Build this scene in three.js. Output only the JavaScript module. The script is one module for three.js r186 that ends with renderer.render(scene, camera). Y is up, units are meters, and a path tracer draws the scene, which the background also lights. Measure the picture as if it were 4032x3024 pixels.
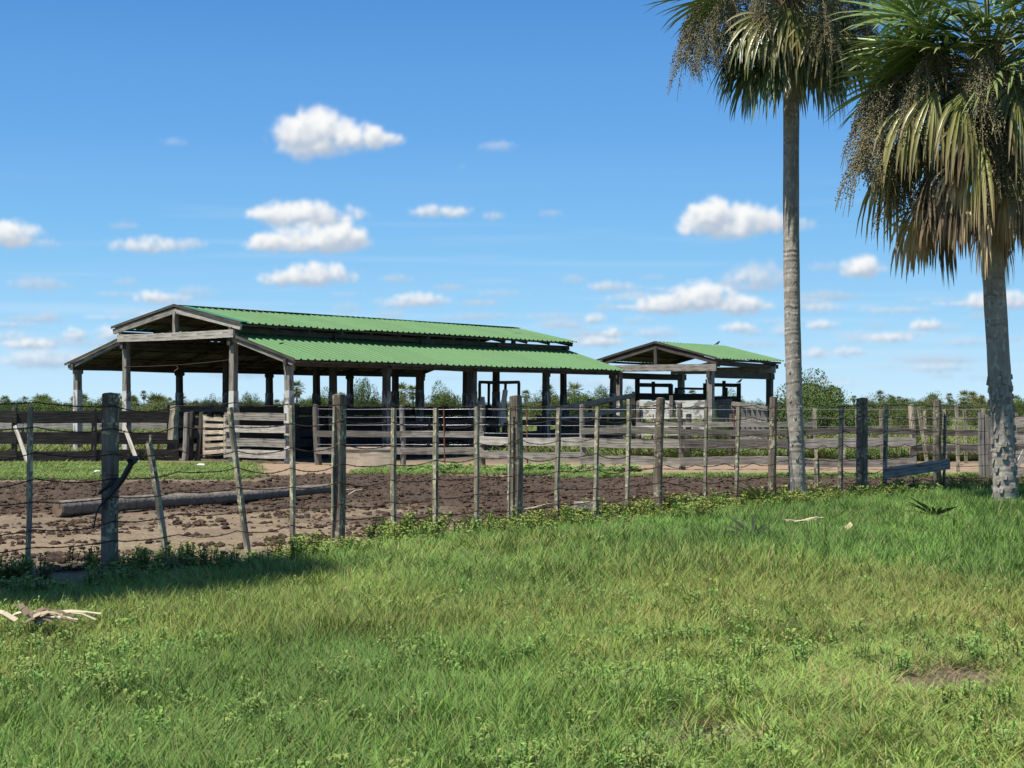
import * as THREE from 'three';

// ------------------------------------------------------------------ camera, sky, sun, exposure
const F = 6550, CX = 2016, HY = 1595, EYE = 1.57;          // lens and horizon in pixels of the 4032 x 3024 frame
const scene = new THREE.Scene();
const camera = new THREE.PerspectiveCamera(2 * Math.atan(1512 / F) * 180 / Math.PI, 4 / 3, 0.1, 6000);
camera.position.set(0, EYE, 0);
camera.lookAt(0, EYE, -10);
camera.setViewOffset(4032, 3024, 0, -83, 4032, 3024);
const SUN_DIR = (() => { const el = 64 * Math.PI / 180, h = [-0.82, 0.57]; return new THREE.Vector3(h[0] * Math.cos(el), Math.sin(el), h[1] * Math.cos(el)).normalize(); })();
const SUN_INTENSITY = 5.0, EXPOSURE = 1.5;

// ------------------------------------------------------------------ helpers
function rng(seed) { let a = seed >>> 0; return () => { a = (a + 0x6D2B79F5) >>> 0; let t = Math.imul(a ^ (a >>> 15), 1 | a); t = (t + Math.imul(t ^ (t >>> 7), 61 | t)) ^ t; return ((t ^ (t >>> 14)) >>> 0) / 4294967296; }; }
const PERM = (() => { const r = rng(7), p = [...Array(256).keys()]; for (let i = 255; i > 0; i--) { const j = Math.floor(r() * (i + 1)); [p[i], p[j]] = [p[j], p[i]]; } return Uint8Array.from([...p, ...p]); })();
const VAL = (() => { const r = rng(11); return Float32Array.from({ length: 256 }, () => r()); })();
function n2(x, y, wrap = 0) {                                  // value noise, 0..1
  let xi = Math.floor(x), yi = Math.floor(y); const fx = x - xi, fy = y - yi, u = fx * fx * (3 - 2 * fx), v = fy * fy * (3 - 2 * fy);
  let x1 = xi + 1, y1 = yi + 1;
  if (wrap) { xi = ((xi % wrap) + wrap) % wrap; x1 = ((x1 % wrap) + wrap) % wrap; yi = ((yi % wrap) + wrap) % wrap; y1 = ((y1 % wrap) + wrap) % wrap; }
  const h = (a, b) => VAL[PERM[(PERM[a & 255] + b) & 255]];
  const a = h(xi, yi), b = h(x1, yi), c = h(xi, y1), d = h(x1, y1);
  return a + (b - a) * u + (c - a) * v + (a - b - c + d) * u * v;
}
function fbm(x, y, o = 4) { let s = 0, a = 0.5, t = 0; for (let i = 0; i < o; i++) { s += a * n2(x + i * 17.3, y + i * 9.1); t += a; a *= 0.5; x *= 2.03; y *= 2.03; } return s / t; }
const clamp = (x, a = 0, b = 1) => Math.min(b, Math.max(a, x));
const smooth = (a, b, x) => { const t = clamp((x - a) / (b - a)); return t * t * (3 - 2 * t); };
const mix = (a, b, t) => a + (b - a) * t;
const mix3 = (a, b, t) => [mix(a[0], b[0], t), mix(a[1], b[1], t), mix(a[2], b[2], t)];
const V = (x, y, z) => new THREE.Vector3(x, y, z);
const at = (sx, sy, d) => V((sx - CX) / F * d, EYE - (sy - HY) / F * d, -d);        // frame pixel and depth -> point
const ov = 1.8228;

// ------------------------------------------------------------------ sky
function makeSky() {
  const SK = .74, W = 4096, H = 2048, data = new Float32Array(W * H * 4);
  const r = rng(91), clouds = [];
  const A = (x) => Math.atan((x - 1106) / 3593), E = (x, y) => Math.atan((875 - y) / 3593 * Math.cos(A(x)));
  const cl = (x, y, w, h, o = 1, tone = 1, seed = 0) => clouds.push({ a: A(x), e: E(x, y), w: w / 3593 / 2 * 1.12, h: h / 3593 / 2 * 1.12, o, tone, seed: seed || clouds.length * 13.7 });
  // the clouds in view: centre, width, height, opacity, brightness
  cl(690, 300, 190, 116, 1, 1); cl(650, 290, 110, 90, 1, 1); cl(790, 300, 120, 62, 1, 1); cl(850, 305, 60, 26, .7, .95);
  cl(655, 468, 232, 70, .95, .96); cl(675, 521, 240, 70, 1, 1); cl(580, 528, 110, 46, 1, 1); cl(745, 512, 90, 76, 1, 1); cl(685, 597, 190, 56, .95, .96); cl(610, 605, 110, 40, .9, .95);
  cl(20, 507, 130, 70, 1, 1); cl(100, 526, 60, 20, .4, .8); cl(320, 533, 170, 40, .75, .9); cl(410, 528, 80, 26, .5, .85); cl(268, 488, 60, 22, .35, .7);
  cl(935, 459, 110, 30, .7, .9); cl(990, 460, 60, 28, .75, .95); cl(1065, 468, 54, 22, .5, .8); cl(1190, 462, 56, 18, .35, .75); cl(378, 308, 66, 18, .18, .9); cl(1075, 318, 78, 28, .3, .85);
  cl(1570, 485, 220, 90, 1, 1); cl(1540, 470, 120, 74, 1, 1); cl(1660, 482, 110, 56, .95, .97); cl(1735, 488, 60, 30, .45, .85);
  cl(1430, 662, 130, 46, .95, .97); cl(1510, 646, 150, 72, 1, 1); cl(1600, 662, 140, 46, .95, .97); cl(1640, 603, 170, 72, .5, .78); cl(1620, 600, 90, 40, .5, .9); cl(1325, 621, 124, 28, .6, .84); cl(1240, 605, 62, 22, .45, .72);
  cl(1862, 580, 104, 52, 1, 1); cl(1780, 578, 80, 22, .35, .75); cl(1775, 666, 90, 28, .55, .85); cl(1775, 704, 70, 24, .75, .95); cl(1595, 710, 84, 26, .8, .95); cl(2000, 704, 80, 28, .9, .98); cl(1920, 732, 112, 26, .8, .95);
  cl(2120, 656, 70, 50, .85, .95); cl(2190, 652, 70, 44, .9, .96); cl(905, 651, 134, 38, .75, .93); cl(970, 621, 84, 16, .5, .7); cl(857, 604, 74, 24, .45, .75); cl(750, 668, 70, 34, .3, .7); cl(330, 645, 90, 36, .85, .95); cl(375, 648, 90, 28, .6, .85); cl(420, 635, 100, 34, .35, .75);
  cl(80, 616, 130, 36, .5, .74); cl(275, 610, 54, 22, .4, .72); cl(75, 690, 140, 22, .5, .75); cl(110, 684, 60, 24, .45, .75); cl(165, 724, 70, 32, .8, .97); cl(65, 746, 130, 26, .9, .98); cl(100, 778, 210, 50, .65, .9); cl(235, 724, 60, 40, .7, .95); cl(30, 730, 90, 30, .5, .85);
  cl(1040, 685, 146, 16, .5, .72); cl(845, 680, 84, 28, .4, .72); cl(1290, 740, 120, 30, .75, .95); cl(1322, 722, 46, 26, .8, 1); cl(1215, 702, 120, 30, .45, .78); cl(1285, 690, 60, 26, .7, .92); cl(1420, 720, 100, 30, .5, .85); cl(1830, 762, 90, 24, .6, .9); cl(1310, 665, 60, 24, .4, .75); cl(1690, 715, 60, 34, .5, .85); cl(1410, 600, 70, 14, .3, .75); cl(1880, 668, 60, 14, .3, .8);
  cl(480, 720, 140, 22, .4, .8); cl(660, 735, 120, 18, .3, .8); cl(1760, 765, 60, 30, .6, .95); cl(1980, 775, 140, 22, .35, .8); cl(2090, 740, 120, 22, .4, .8); cl(1000, 360, 20, 8, .15, .9);
  for (let k = 0; k < 85; k++) cl(r() * 2212, 620 + r() * 215, 50 + r() * 130, 9 + r() * 17, .2 + r() * .4, .70 + r() * .22);
  // the same kind of sky all the way round
  for (let k = 0; k < 260; k++) {
    const a = 0.36 + r() * (2 * Math.PI - 0.72), e = Math.pow(r(), 2.0) * 1.1 + 0.015, s = (0.35 + e * 2.2) * (0.5 + r());
    const w = 0.03 * s * (0.7 + r()), o = r() < 0.4 ? 1 : 0.3 + r() * 0.5;
    const base = { a: a > Math.PI ? a - 2 * Math.PI : a, e, w, h: w * (0.2 + 0.2 * r()), o, tone: o === 1 ? 1 : 0.75 + r() * 0.2, seed: r() * 999 };
    clouds.push(base);
    if (o === 1) clouds.push({ ...base, a: base.a + (r() - .5) * w, e: e + base.h * 0.4, w: w * 0.55, h: base.h * 0.9 });
  }
  for (let k = 0; k < 60; k++) { const e = 0.26 + r() * 0.8, w = 0.03 + r() * 0.06; clouds.push({ a: (r() - .5) * 0.8, e, w, h: w * 0.35, o: .5 + r() * .5, tone: .95, seed: r() * 999 }); }
  const stops = [[0, [.55, .76, .90]], [.018, [.475, .71, .885]], [.05, [.325, .61, .865]], [.10, [.205, .485, .81]], [.16, [.137, .37, .745]], [.245, [.08, .262, .62]], [.5, [.045, .165, .45]], [1.58, [.028, .11, .35]]];
  const rowC = [];
  for (let j = 0; j < H; j++) {
    const el = Math.max(0, ((j + .5) / H - .5) * Math.PI); let k = 0; while (k < stops.length - 2 && el > stops[k + 1][0]) k++;
    rowC.push(mix3(stops[k][1], stops[k + 1][1], clamp((el - stops[k][0]) / (stops[k + 1][0] - stops[k][0]))));
  }
  for (let j = 0; j < H; j++) for (let i = 0; i < W; i++) {
    const o = (j * W + i) * 4, c = rowC[j];
    const el = ((j + .5) / H - .5) * Math.PI;
    let veil = 0;
    if (el > 0 && el < .3) veil = smooth(.5, .85, fbm(i * .012, el * 260, 3)) * .22 * smooth(0, .03, el) * (1 - smooth(.06, .16, el));
    data[o] = mix(c[0], .66, veil) * SK; data[o + 1] = mix(c[1], .78, veil) * SK; data[o + 2] = mix(c[2], .9, veil) * SK; data[o + 3] = 1;
  }
  // each cloud as a heaped puff with a flat base; nearer, brighter ones drawn last
  const D = (c, x, y) => {                                     // density; x, y in units of its half size
    const k = 2.3, asp = c.w / c.h, px = x * asp, q = fbm(px * k * .9 + c.seed, y * k * .9 - c.seed * .7, 5), q2 = fbm(px * k * 3.2 - c.seed, y * k * 3.2 + 5, 3);
    const yy = y < 0 ? y * 1.35 : y * (0.9 + .25 * Math.abs(x)), rr = x * x + yy * yy;
    return 1 - rr + (q - .5) * 1.35 + (q2 - .5) * .26 + .06;
  };
  clouds.sort((p, q) => p.o * p.tone - q.o * q.tone);
  for (const c of clouds) {
    const m = 1.7, ce = Math.cos(c.e), i0 = Math.floor(((c.a - c.w * m / ce) / (2 * Math.PI) + .25) * W), i1 = Math.ceil(((c.a + c.w * m / ce) / (2 * Math.PI) + .25) * W);
    const j0 = Math.max(H / 2, Math.floor(((c.e - c.h * m) / Math.PI + .5) * H)), j1 = Math.min(H - 1, Math.ceil(((c.e + c.h * m) / Math.PI + .5) * H));
    for (let j = j0; j <= j1; j++) for (let ii = i0; ii <= i1; ii++) {
      const i = ((ii % W) + W) % W, a = ((ii + .5) / W - .25) * 2 * Math.PI, e = ((j + .5) / H - .5) * Math.PI;
      const x = (a - c.a) * ce / c.w, y = (e - c.e) / c.h, d = D(c, x, y);
      const al = smooth(.0, c.o > .9 ? .85 : 1.05, d) * Math.min(1, c.o * 1.15) * smooth(0.004, .02, e); if (al <= 0.004) continue;
      const up = D(c, x - .16, y + .42), lit = clamp(.40 + (d - up) * .52 + y * .40);
      const far = 1 - smooth(.0, .1, e), sh = smooth(.0, 1.0, lit) * mix(.35, 1, smooth(.7, 1, c.tone)), bright = mix3(mix3([.42, .50, .61], [.34, .45, .61], far), mix3([.88, .885, .875], [.80, .835, .87], far), sh);
      const o = (j * W + i) * 4;
      for (let k = 0; k < 3; k++) data[o + k] = mix(data[o + k], bright[k] * SK, al);
    }
  }
  const t = new THREE.DataTexture(data, W, H, THREE.RGBAFormat, THREE.FloatType);
  t.mapping = THREE.EquirectangularReflectionMapping; t.magFilter = THREE.LinearFilter; t.minFilter = THREE.LinearFilter; t.needsUpdate = true;
  return t;
}
const skyTexture = makeSky();
scene.background = skyTexture; scene.environment = skyTexture;
const sun = new THREE.DirectionalLight(new THREE.Color(1, 0.95, 0.85), SUN_INTENSITY);
sun.name = 'sun'; sun.position.copy(SUN_DIR).multiplyScalar(120).add(V(0, 0, -35)); sun.target.position.set(0, 0, -35);
sun.castShadow = true; sun.shadow.mapSize.set(4096, 4096); Object.assign(sun.shadow.camera, { left: -50, right: 50, top: 50, bottom: -50, near: 10, far: 300 });
scene.add(sun, sun.target);

// ------------------------------------------------------------------ naming
const used = new Map();
function numbered(n) { const k = used.get(n) || 0; used.set(n, k + 1); return k ? `${n}_${String(k).padStart(3, '0')}` : n; }
function tag(o, label, category, group, kind) { if (label) o.userData.label = label; if (category) o.userData.category = category; if (group) o.userData.group = group; if (kind) o.userData.kind = kind; return o; }
function thing(name, label, category, pos = V(0, 0, 0), group) { const g = new THREE.Group(); g.name = numbered(name); g.position.copy(pos); scene.add(g); return tag(g, label, category, group); }
const rootOf = (o) => { while (o.parent && o.parent !== scene) o = o.parent; return o; };
function put(geo, name, mat, parent) { const m = new THREE.Mesh(geo, mat); m.name = parent === scene ? numbered(name) : name; m.castShadow = m.receiveShadow = true; parent.add(m); return m; }

// ------------------------------------------------------------------ mesh builder (world coordinates, stored relative to the thing)
class MB {
  constructor() { this.p = []; this.n = []; this.u = []; this.c = []; this.i = []; this.col = null; }
  v(p, n, u, w) { this.p.push(p.x, p.y, p.z); this.n.push(n.x, n.y, n.z); this.u.push(u, w); const c = this.col || [1, 1, 1]; this.c.push(c[0], c[1], c[2]); return this.p.length / 3 - 1; }
  quad(a, b, c, d, ua = [0, 0, 1, 0, 1, 1, 0, 1]) {
    const n = V().subVectors(c, a).cross(V().subVectors(d, b)).normalize();
    const k = this.v(a, n, ua[0], ua[1]); this.v(b, n, ua[2], ua[3]); this.v(c, n, ua[4], ua[5]); this.v(d, n, ua[6], ua[7]); this.i.push(k, k + 1, k + 2, k, k + 2, k + 3);
  }
  tri(a, b, c) { const n = V().subVectors(b, a).cross(V().subVectors(c, a)).normalize(), k = this.v(a, n, a.x, a.y); this.v(b, n, b.x, b.y); this.v(c, n, c.x, c.y); this.i.push(k, k + 1, k + 2); }
  // a sawn timber from a to b, w across, h deep (h along up), slightly uneven, uv in metres along the grain
  timber(a, b, w, h, up = V(0, 1, 0), o = {}) {
    const r = rng(o.seed || Math.round((a.x * 31 + a.y * 57 + a.z * 17 + b.x * 7) * 1000) | 1), seg = o.seg || 3, jit = o.jit ?? 0.006, bow = (o.bow ?? 0.012) * (r() - .5) * 2;
    const t = V().subVectors(b, a), L = t.length(); t.normalize(); const s = V().crossVectors(t, up).normalize(), uu = V().crossVectors(s, t).normalize();
    const u0 = r() * 5, v0 = r() * 5, ring = [];
    for (let k = 0; k <= seg; k++) {
      const f = k / seg, c = V().lerpVectors(a, b, f).addScaledVector(uu, bow * Math.sin(f * Math.PI)), j = () => (r() - .5) * 2 * jit, taper = 1 + (o.taper || 0) * (f - .5);
      ring.push([[-1, -1], [1, -1], [1, 1], [-1, 1]].map(([x, y]) => c.clone().addScaledVector(s, x * w / 2 * taper + j()).addScaledVector(uu, y * h / 2 * taper + j())));
    }
    const q = [w, h, w, h]; let off = 0;
    for (let e = 0; e < 4; e++) {
      for (let k = 0; k < seg; k++) { const f0 = k / seg * L, f1 = (k + 1) / seg * L, A = ring[k], B = ring[k + 1], e1 = (e + 1) % 4; this.quad(A[e], A[e1], B[e1], B[e], [u0 + off, v0 + f0, u0 + off + q[e], v0 + f0, u0 + off + q[e], v0 + f1, u0 + off, v0 + f1]); }
      off += q[e];
    }
    const A = ring[0], B = ring[seg]; this.quad(A[3], A[2], A[1], A[0], [u0, v0, u0 + w, v0, u0 + w, v0 + h * .3, u0, v0 + h * .3]); this.quad(B[0], B[1], B[2], B[3], [u0, v0, u0 + w, v0, u0 + w, v0 + h * .3, u0, v0 + h * .3]);
    return this;
  }
  // round tube along points; rad(f, angle) or number
  tube(pts, rad, sides = 6, o = {}) {
    const N = pts.length, base = this.p.length / 3; let len = 0; const T = [];
    for (let k = 0; k < N; k++) T.push(V().subVectors(pts[Math.min(N - 1, k + 1)], pts[Math.max(0, k - 1)]).normalize());
    let s = V().crossVectors(T[0], Math.abs(T[0].y) > .9 ? V(1, 0, 0) : V(0, 1, 0)).normalize();
    for (let k = 0; k < N; k++) {
      if (k) len += pts[k].distanceTo(pts[k - 1]);
      s.addScaledVector(T[k], -s.dot(T[k])).normalize(); const q = V().crossVectors(T[k], s), f = k / (N - 1);
      if (o.colf) this.col = o.colf(f);
      for (let j = 0; j <= sides; j++) { const a = j / sides * Math.PI * 2, r = typeof rad === 'function' ? rad(f, j === sides ? 0 : a) : rad, d = s.clone().multiplyScalar(Math.cos(a)).addScaledVector(q, Math.sin(a)); this.v(pts[k].clone().addScaledVector(d, r), d, (o.u0 || 0) + a * (o.ru || 0.05), (o.v0 || 0) + len); }
    }
    for (let k = 0; k < N - 1; k++) for (let j = 0; j < sides; j++) { const a = base + k * (sides + 1) + j, b = a + sides + 1; this.i.push(a, a + 1, b + 1, a, b + 1, b); }
    if (o.cap !== false) for (const [k, sg] of [[0, -1], [N - 1, 1]]) {
      const n = T[k].clone().multiplyScalar(sg), c = this.v(pts[k].clone().addScaledVector(n, o.dome || 0), n, 0, 0), b0 = this.p.length / 3;
      for (let j = 0; j <= sides; j++) { const b = (base + k * (sides + 1) + j) * 3; this.v(V(this.p[b], this.p[b + 1], this.p[b + 2]), n, Math.cos(j / sides * 6.283) * .06, Math.sin(j / sides * 6.283) * .06); }
      for (let j = 0; j < sides; j++) sg > 0 ? this.i.push(c, b0 + j, b0 + j + 1) : this.i.push(c, b0 + j + 1, b0 + j);
    }
    return this;
  }
  geo(origin, recompute = false) {
    const g = new THREE.BufferGeometry(), p = new Float32Array(this.p); if (origin) for (let k = 0; k < p.length; k += 3) { p[k] -= origin.x; p[k + 1] -= origin.y; p[k + 2] -= origin.z; }
    g.setAttribute('position', new THREE.BufferAttribute(p, 3)); g.setAttribute('normal', new THREE.BufferAttribute(new Float32Array(this.n), 3)); g.setAttribute('uv', new THREE.BufferAttribute(new Float32Array(this.u), 2)); g.setAttribute('color', new THREE.BufferAttribute(new Float32Array(this.c), 3)); g.setIndex(this.i);
    if (recompute) g.computeVertexNormals(); return g;
  }
  build(name, mat, parent, recompute) { return put(this.geo(parent === scene ? null : rootOf(parent).position, recompute), name, mat, parent); }
}
const timber = (name, mat, parent, a, b, w, h, up, o) => new MB().timber(a, b, w, h, up, o).build(name, mat, parent);

// ------------------------------------------------------------------ textures and materials
function dataTex(N, M, fn, srgb = true, perMetre = 1) {
  const d = new Uint8Array(N * M * 4);
  for (let j = 0; j < M; j++) for (let i = 0; i < N; i++) { const c = fn(i / N, j / M, i, j), o = (j * N + i) * 4; for (let k = 0; k < 3; k++) { const x = clamp(c[k]); d[o + k] = 255 * (srgb ? (x <= .0031308 ? 12.92 * x : 1.055 * Math.pow(x, 1 / 2.4) - .055) : x) + .5; } d[o + 3] = 255; }
  const t = new THREE.DataTexture(d, N, M); t.wrapS = t.wrapT = THREE.RepeatWrapping; t.magFilter = THREE.LinearFilter; t.minFilter = THREE.LinearMipmapLinearFilter; t.generateMipmaps = true; t.anisotropy = 8; if (srgb) t.colorSpace = THREE.SRGBColorSpace; t.repeat.set(perMetre, perMetre); t.needsUpdate = true; return t;
}
const wf = (x, y, fx, fy, s) => n2(x * fx + s * 0, y * fy, 0);           // plain helper
function grain(u, v, s) {                                     // weathered grain, runs along v (one tile = 1 m)
  const a = n2(u * 64, v * 3 + s, 0) * .5 + n2(u * 128 + 9, v * 5 + s) * .3 + n2(u * 24 + 3, v * 2 + s) * .4;
  const crack = smooth(.72, .86, n2(u * 40 + 31, v * 2.2 + s)) ;
  return [a / 1.2, crack];
}
function woodTex(light, dark, seed, lichen = 0, lichenCol = [.42, .42, .3]) {
  return dataTex(512, 512, (u, v) => {
    const [g, c] = grain(u, v, seed), b = fbm(u * 5 + seed, v * 5, 3); let col = mix3(dark, light, clamp(g * 1.25 - .15 + (b - .5) * .7)); col = mix3(col, dark.map((x) => x * .5), c * .75);
    if (lichen) { const l = smooth(.62 - lichen * .1, .72, fbm(u * 34 + seed * 3, v * 26, 3)) * smooth(.35, .6, fbm(u * 6 + 40, v * 4 + seed, 2)); col = mix3(col, lichenCol, l * .9); }
    return col;
  });
}
const woodBump = dataTex(512, 512, (u, v) => { const [g, c] = grain(u, v, 2); const x = g * .6 + .4 - c * .5; return [x, x, x]; }, false);
const std = (o) => new THREE.MeshStandardMaterial({ roughness: .9, metalness: 0, ...o });
const M = {
  grey: std({ map: woodTex([.34, .31, .265], [.115, .10, .085], 1), bumpMap: woodBump, bumpScale: .006 }),
  weather: std({ map: woodTex([.22, .195, .16], [.06, .052, .043], 51), bumpMap: woodBump, bumpScale: .007 }),
  oldWhite: std({ map: dataTex(512, 512, (u, v) => { const [g, c] = grain(u, v, 27), w = smooth(.34, .6, fbm(u * 7, v * 5 + 8, 4) + (g - .5) * .4); return mix3(mix3([.05, .042, .035], [.12, .105, .09], g), mix3([.24, .235, .22], [.36, .35, .33], g), w * (1 - c * .7)); }), bumpMap: woodBump, bumpScale: .004 }),
  pale: std({ map: woodTex([.53, .49, .43], [.22, .195, .165], 4), bumpMap: woodBump, bumpScale: .006 }),
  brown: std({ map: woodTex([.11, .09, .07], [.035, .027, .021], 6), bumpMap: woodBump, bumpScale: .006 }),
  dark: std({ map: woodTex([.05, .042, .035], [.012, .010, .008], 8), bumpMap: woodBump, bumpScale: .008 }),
  gate: std({ map: woodTex([.62, .52, .40], [.28, .22, .155], 12), bumpMap: woodBump, bumpScale: .005 }),
  post: std({ map: woodTex([.25, .205, .15], [.07, .053, .038], 14, 1, [.46, .43, .27]), bumpMap: woodBump, bumpScale: .014 }),
  batten: std({ map: woodTex([.34, .30, .22], [.09, .075, .055], 17, 1.8, [.52, .50, .31]), bumpMap: woodBump, bumpScale: .008 }),
  white: std({ map: dataTex(512, 512, (u, v) => { const [g, c] = grain(u, v, 21), w = smooth(.36, .56, fbm(u * 7, v * 5 + 3, 4) + (g - .5) * .35); return mix3(mix3([.12, .10, .085], [.3, .28, .25], g), mix3([.46, .45, .42], [.60, .59, .56], g), w * (1 - c * .7)); }), bumpMap: woodBump, bumpScale: .004 }),
  rust: std({ color: new THREE.Color(.17, .06, .03), roughness: .8 }),
  wire: std({ color: new THREE.Color(.055, .032, .022), roughness: .75, metalness: .3 }),
  steel: std({ color: new THREE.Color(.62, .63, .64), roughness: .35, metalness: .85 }),
};
const roofBump = dataTex(256, 256, (u, v) => { const x = fbm(u * 12, v * 12, 4); return [x, x, x]; }, false);
M.roof = std({ vertexColors: true, roughness: .72, metalness: 0, map: dataTex(512, 512, (u, v) => { const a = .86 + .14 * fbm(u * 8, v * 8, 3) + .08 * (n2(u * 90, v * 6) - .5), s = smooth(.7, .8, fbm(u * 14 + 7, v * 5, 3)); return mix3([a, a, a], [.72, .75, .66], s * .35); }), bumpMap: roofBump, bumpScale: .004 });

M.roofs = [1, .95, 1.04, .98].map((k) => { const m = M.roof.clone(); m.color.setRGB(k, k * .995, k * .98); return m; });

// ------------------------------------------------------------------ ground
const fenceLine = [[-8.2, 10.4], [-6.0, 13.1], [-3.82, 15.8], [-1.97, 18.7], [.04, 21.2], [2.12, 23.8], [4.15, 26.2], [5.85, 28.0], [7.75, 30.2], [12.0, 31.2], [30, 33]];
function fenceSide(x, d) {                                   // metres in front of (+) or behind (-) the wire fence
  let best = 1e9, sgn = 1;
  for (let k = 0; k < fenceLine.length - 1; k++) {
    const [x0, y0] = fenceLine[k], [x1, y1] = fenceLine[k + 1], dx = x1 - x0, dy = y1 - y0, t = clamp(((x - x0) * dx + (d - y0) * dy) / (dx * dx + dy * dy)), ex = x - x0 - dx * t, ey = d - y0 - dy * t, q = Math.hypot(ex, ey);
    if (q < best) { best = q; sgn = dx * ey - dy * ex < 0 ? 1 : -1; }
  }
  return best * sgn;
}
const lawnH = (x, d) => { const s = fenceSide(x, d) - .6 * smooth(-.5, -3, x) + (n2(x * 1.3, d * 1.3) - .5) * .5; return mix(-.06, .09, smooth(-.1, 2.6, s)) + (fbm(x * .5, d * .5, 2) - .5) * .12 * smooth(.4, 2, s) + .03 * smooth(1, 4, x - 2); };
const zoneDark = (x, d) => {                                 // trodden wet dung against dry earth
  const edge = x < -1 ? 23.8 - (x + 1) * .15 : 23.6 - (x + 1) * .3, q = fbm(x * .55 + 3, d * .4, 4);
  return smooth(-2.2, 1.6, d - edge + (q - .5) * 9) * (1 - smooth(36.6, 37.6, d + (q - .5) * 2)) * (x < -4 ? 1 - smooth(33, 35, d) * smooth(-4.5, -5.5, x) : 1);
};
const zoneGreen = (x, d) => {
  const q = (fbm(x * .8, d * .8 + 9, 3) - .5) * 1.6;
  const strip = smooth(35.6, 36.2, d + q * .5) * (1 - smooth(37.4, 37.9, d + q * .4)) * smooth(.6, 1.8, x + q);
  const front = smooth(37.2, 38, d + q * .5) * (1 - smooth(41.6, 42.4, d + q * .5)) * smooth(-3.8, -3.3, x + q * .3) * (1 - smooth(1.6, 2.6, x + q + (d - 39) * .3));
  const left = smooth(34.6, 35.8, d + q * .5) * (1 - smooth(44.0, 45.4, d + q * .4 - Math.max(0, x + 11) * .05)) * (1 - smooth(-6.4, -5.2, x + q * .8 + (d - 36) * .16));
  return Math.max(strip, left, front);
};
const zonePath = (x, d) => smooth(37.3, 38.0, d + (fbm(x * .7, d, 2) - .5)) * (1 - smooth(43.5, 46, d));
const YX0 = -20, YX1 = 24, YD0 = 9, YD1 = 66;
const yardTex = dataTex(2048, 2048, (u, v) => {
  const x = mix(YX0, YX1, u), d = mix(YD0, YD1, v);
  const g = fbm(x * 9, d * 9, 4), f = n2(x * 24, d * 24), ff = n2(x * 47 + 5, d * 41), k = fbm(x * 2.2 + 7, d * 1.9, 4);
  const big = fbm(x * .35 + 4, d * .5 + 1, 3); let dry = mix3([.115, .082, .046], [.235, .172, .10], clamp(g * .9 + (k - .5) * .8 + (f - .5) * .25)); dry = mix3(dry, [.5, .42, .31], smooth(.78, .9, ff) * .5); dry = mix3(dry, [.12, .088, .055], smooth(.45, .68, big) * .6);
  const wet = mix3([.024, .0135, .0065], [.078, .046, .024], clamp(g * 1.3 - .2 + (f - .5) * .6 + (ff - .5) * .3));
  const spots = smooth(.56, .68, fbm(x * 1.5 + 11, d * 2.3, 4)) * smooth(.42, .6, fbm(x * 7, d * 8, 3)) * .75;
  let c = mix3(dry, wet, clamp(Math.max(zoneDark(x, d) * smooth(.18, .5, g + .12), spots * (d < 35 ? 1 : .2))));
  const path = zonePath(x, d); c = mix3(c, mix3([.195, .132, .077], [.31, .222, .14], clamp(g + (f - .5) * .4)), path);
  c = mix3(c, mix3([.05, .045, .02], [.10, .11, .035], g), zoneGreen(x, d) * smooth(.25, .55, g + .2));
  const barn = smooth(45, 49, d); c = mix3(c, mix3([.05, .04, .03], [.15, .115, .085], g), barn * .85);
  return c;
});
const dirtBump = dataTex(512, 512, (u, v) => { const x = n2(u * 64, v * 64, 64) * .45 + n2(u * 128, v * 128, 128) * .35 + n2(u * 16, v * 16, 16) * .4; return [x / 1.2, x / 1.2, x / 1.2]; }, false);
const yardH = (x, d) => { const z = zoneDark(x, d), q = fbm(x * 6, d * 6, 3), w = fbm(x * .5, d * .5, 2); return (w - .5) * .05 + (q - .5) * (.02 + .075 * z) + (n2(x * 2.7 + 9, d * 2.7) - .5) * .07 * z + (n2(x * 15, d * 15) - .5) * .03 * z + zonePath(x, d) * .015 * (q - .5); };
function sheet(name, x0, x1, d0, d1, nx, nd, hf, mat, dpow = 1, texMetres = 0) {
  const p = [], uv = [], id = [];
  for (let j = 0; j <= nd; j++) for (let i = 0; i <= nx; i++) { const x = mix(x0, x1, i / nx), f = Math.pow(j / nd, dpow), d = mix(d0, d1, f); p.push(x, hf(x, d), -d); texMetres ? uv.push(x / texMetres, d / texMetres) : uv.push(i / nx, f); }
  for (let j = 0; j < nd; j++) for (let i = 0; i < nx; i++) { const a = j * (nx + 1) + i, b = a + nx + 1; id.push(a, a + 1, b + 1, a, b + 1, b); }
  const g = new THREE.BufferGeometry(); g.setAttribute('position', new THREE.Float32BufferAttribute(p, 3)); g.setAttribute('uv', new THREE.Float32BufferAttribute(uv, 2)); g.setIndex(id); g.computeVertexNormals();
  const m = put(g, name, mat, scene); m.userData.kind = 'structure'; return m;
}
dirtBump.repeat.set(44 / 2.2, 57 / 2.2);
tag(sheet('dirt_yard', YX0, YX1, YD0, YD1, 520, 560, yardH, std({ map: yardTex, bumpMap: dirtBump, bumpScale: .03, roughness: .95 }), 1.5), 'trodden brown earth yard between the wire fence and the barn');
const lawnTex = dataTex(1024, 1024, (u, v) => { const g = n2(u * 64, v * 64, 64) * .4 + n2(u * 128, v * 128, 128) * .3 + n2(u * 12, v * 12, 12) * .5, s = n2(u * 256, v * 200, 0); return mix3([.045, .036, .02], mix3([.21, .165, .10], [.09, .11, .035], s * .7), clamp(g * 1.1 - .15)); });
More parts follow.
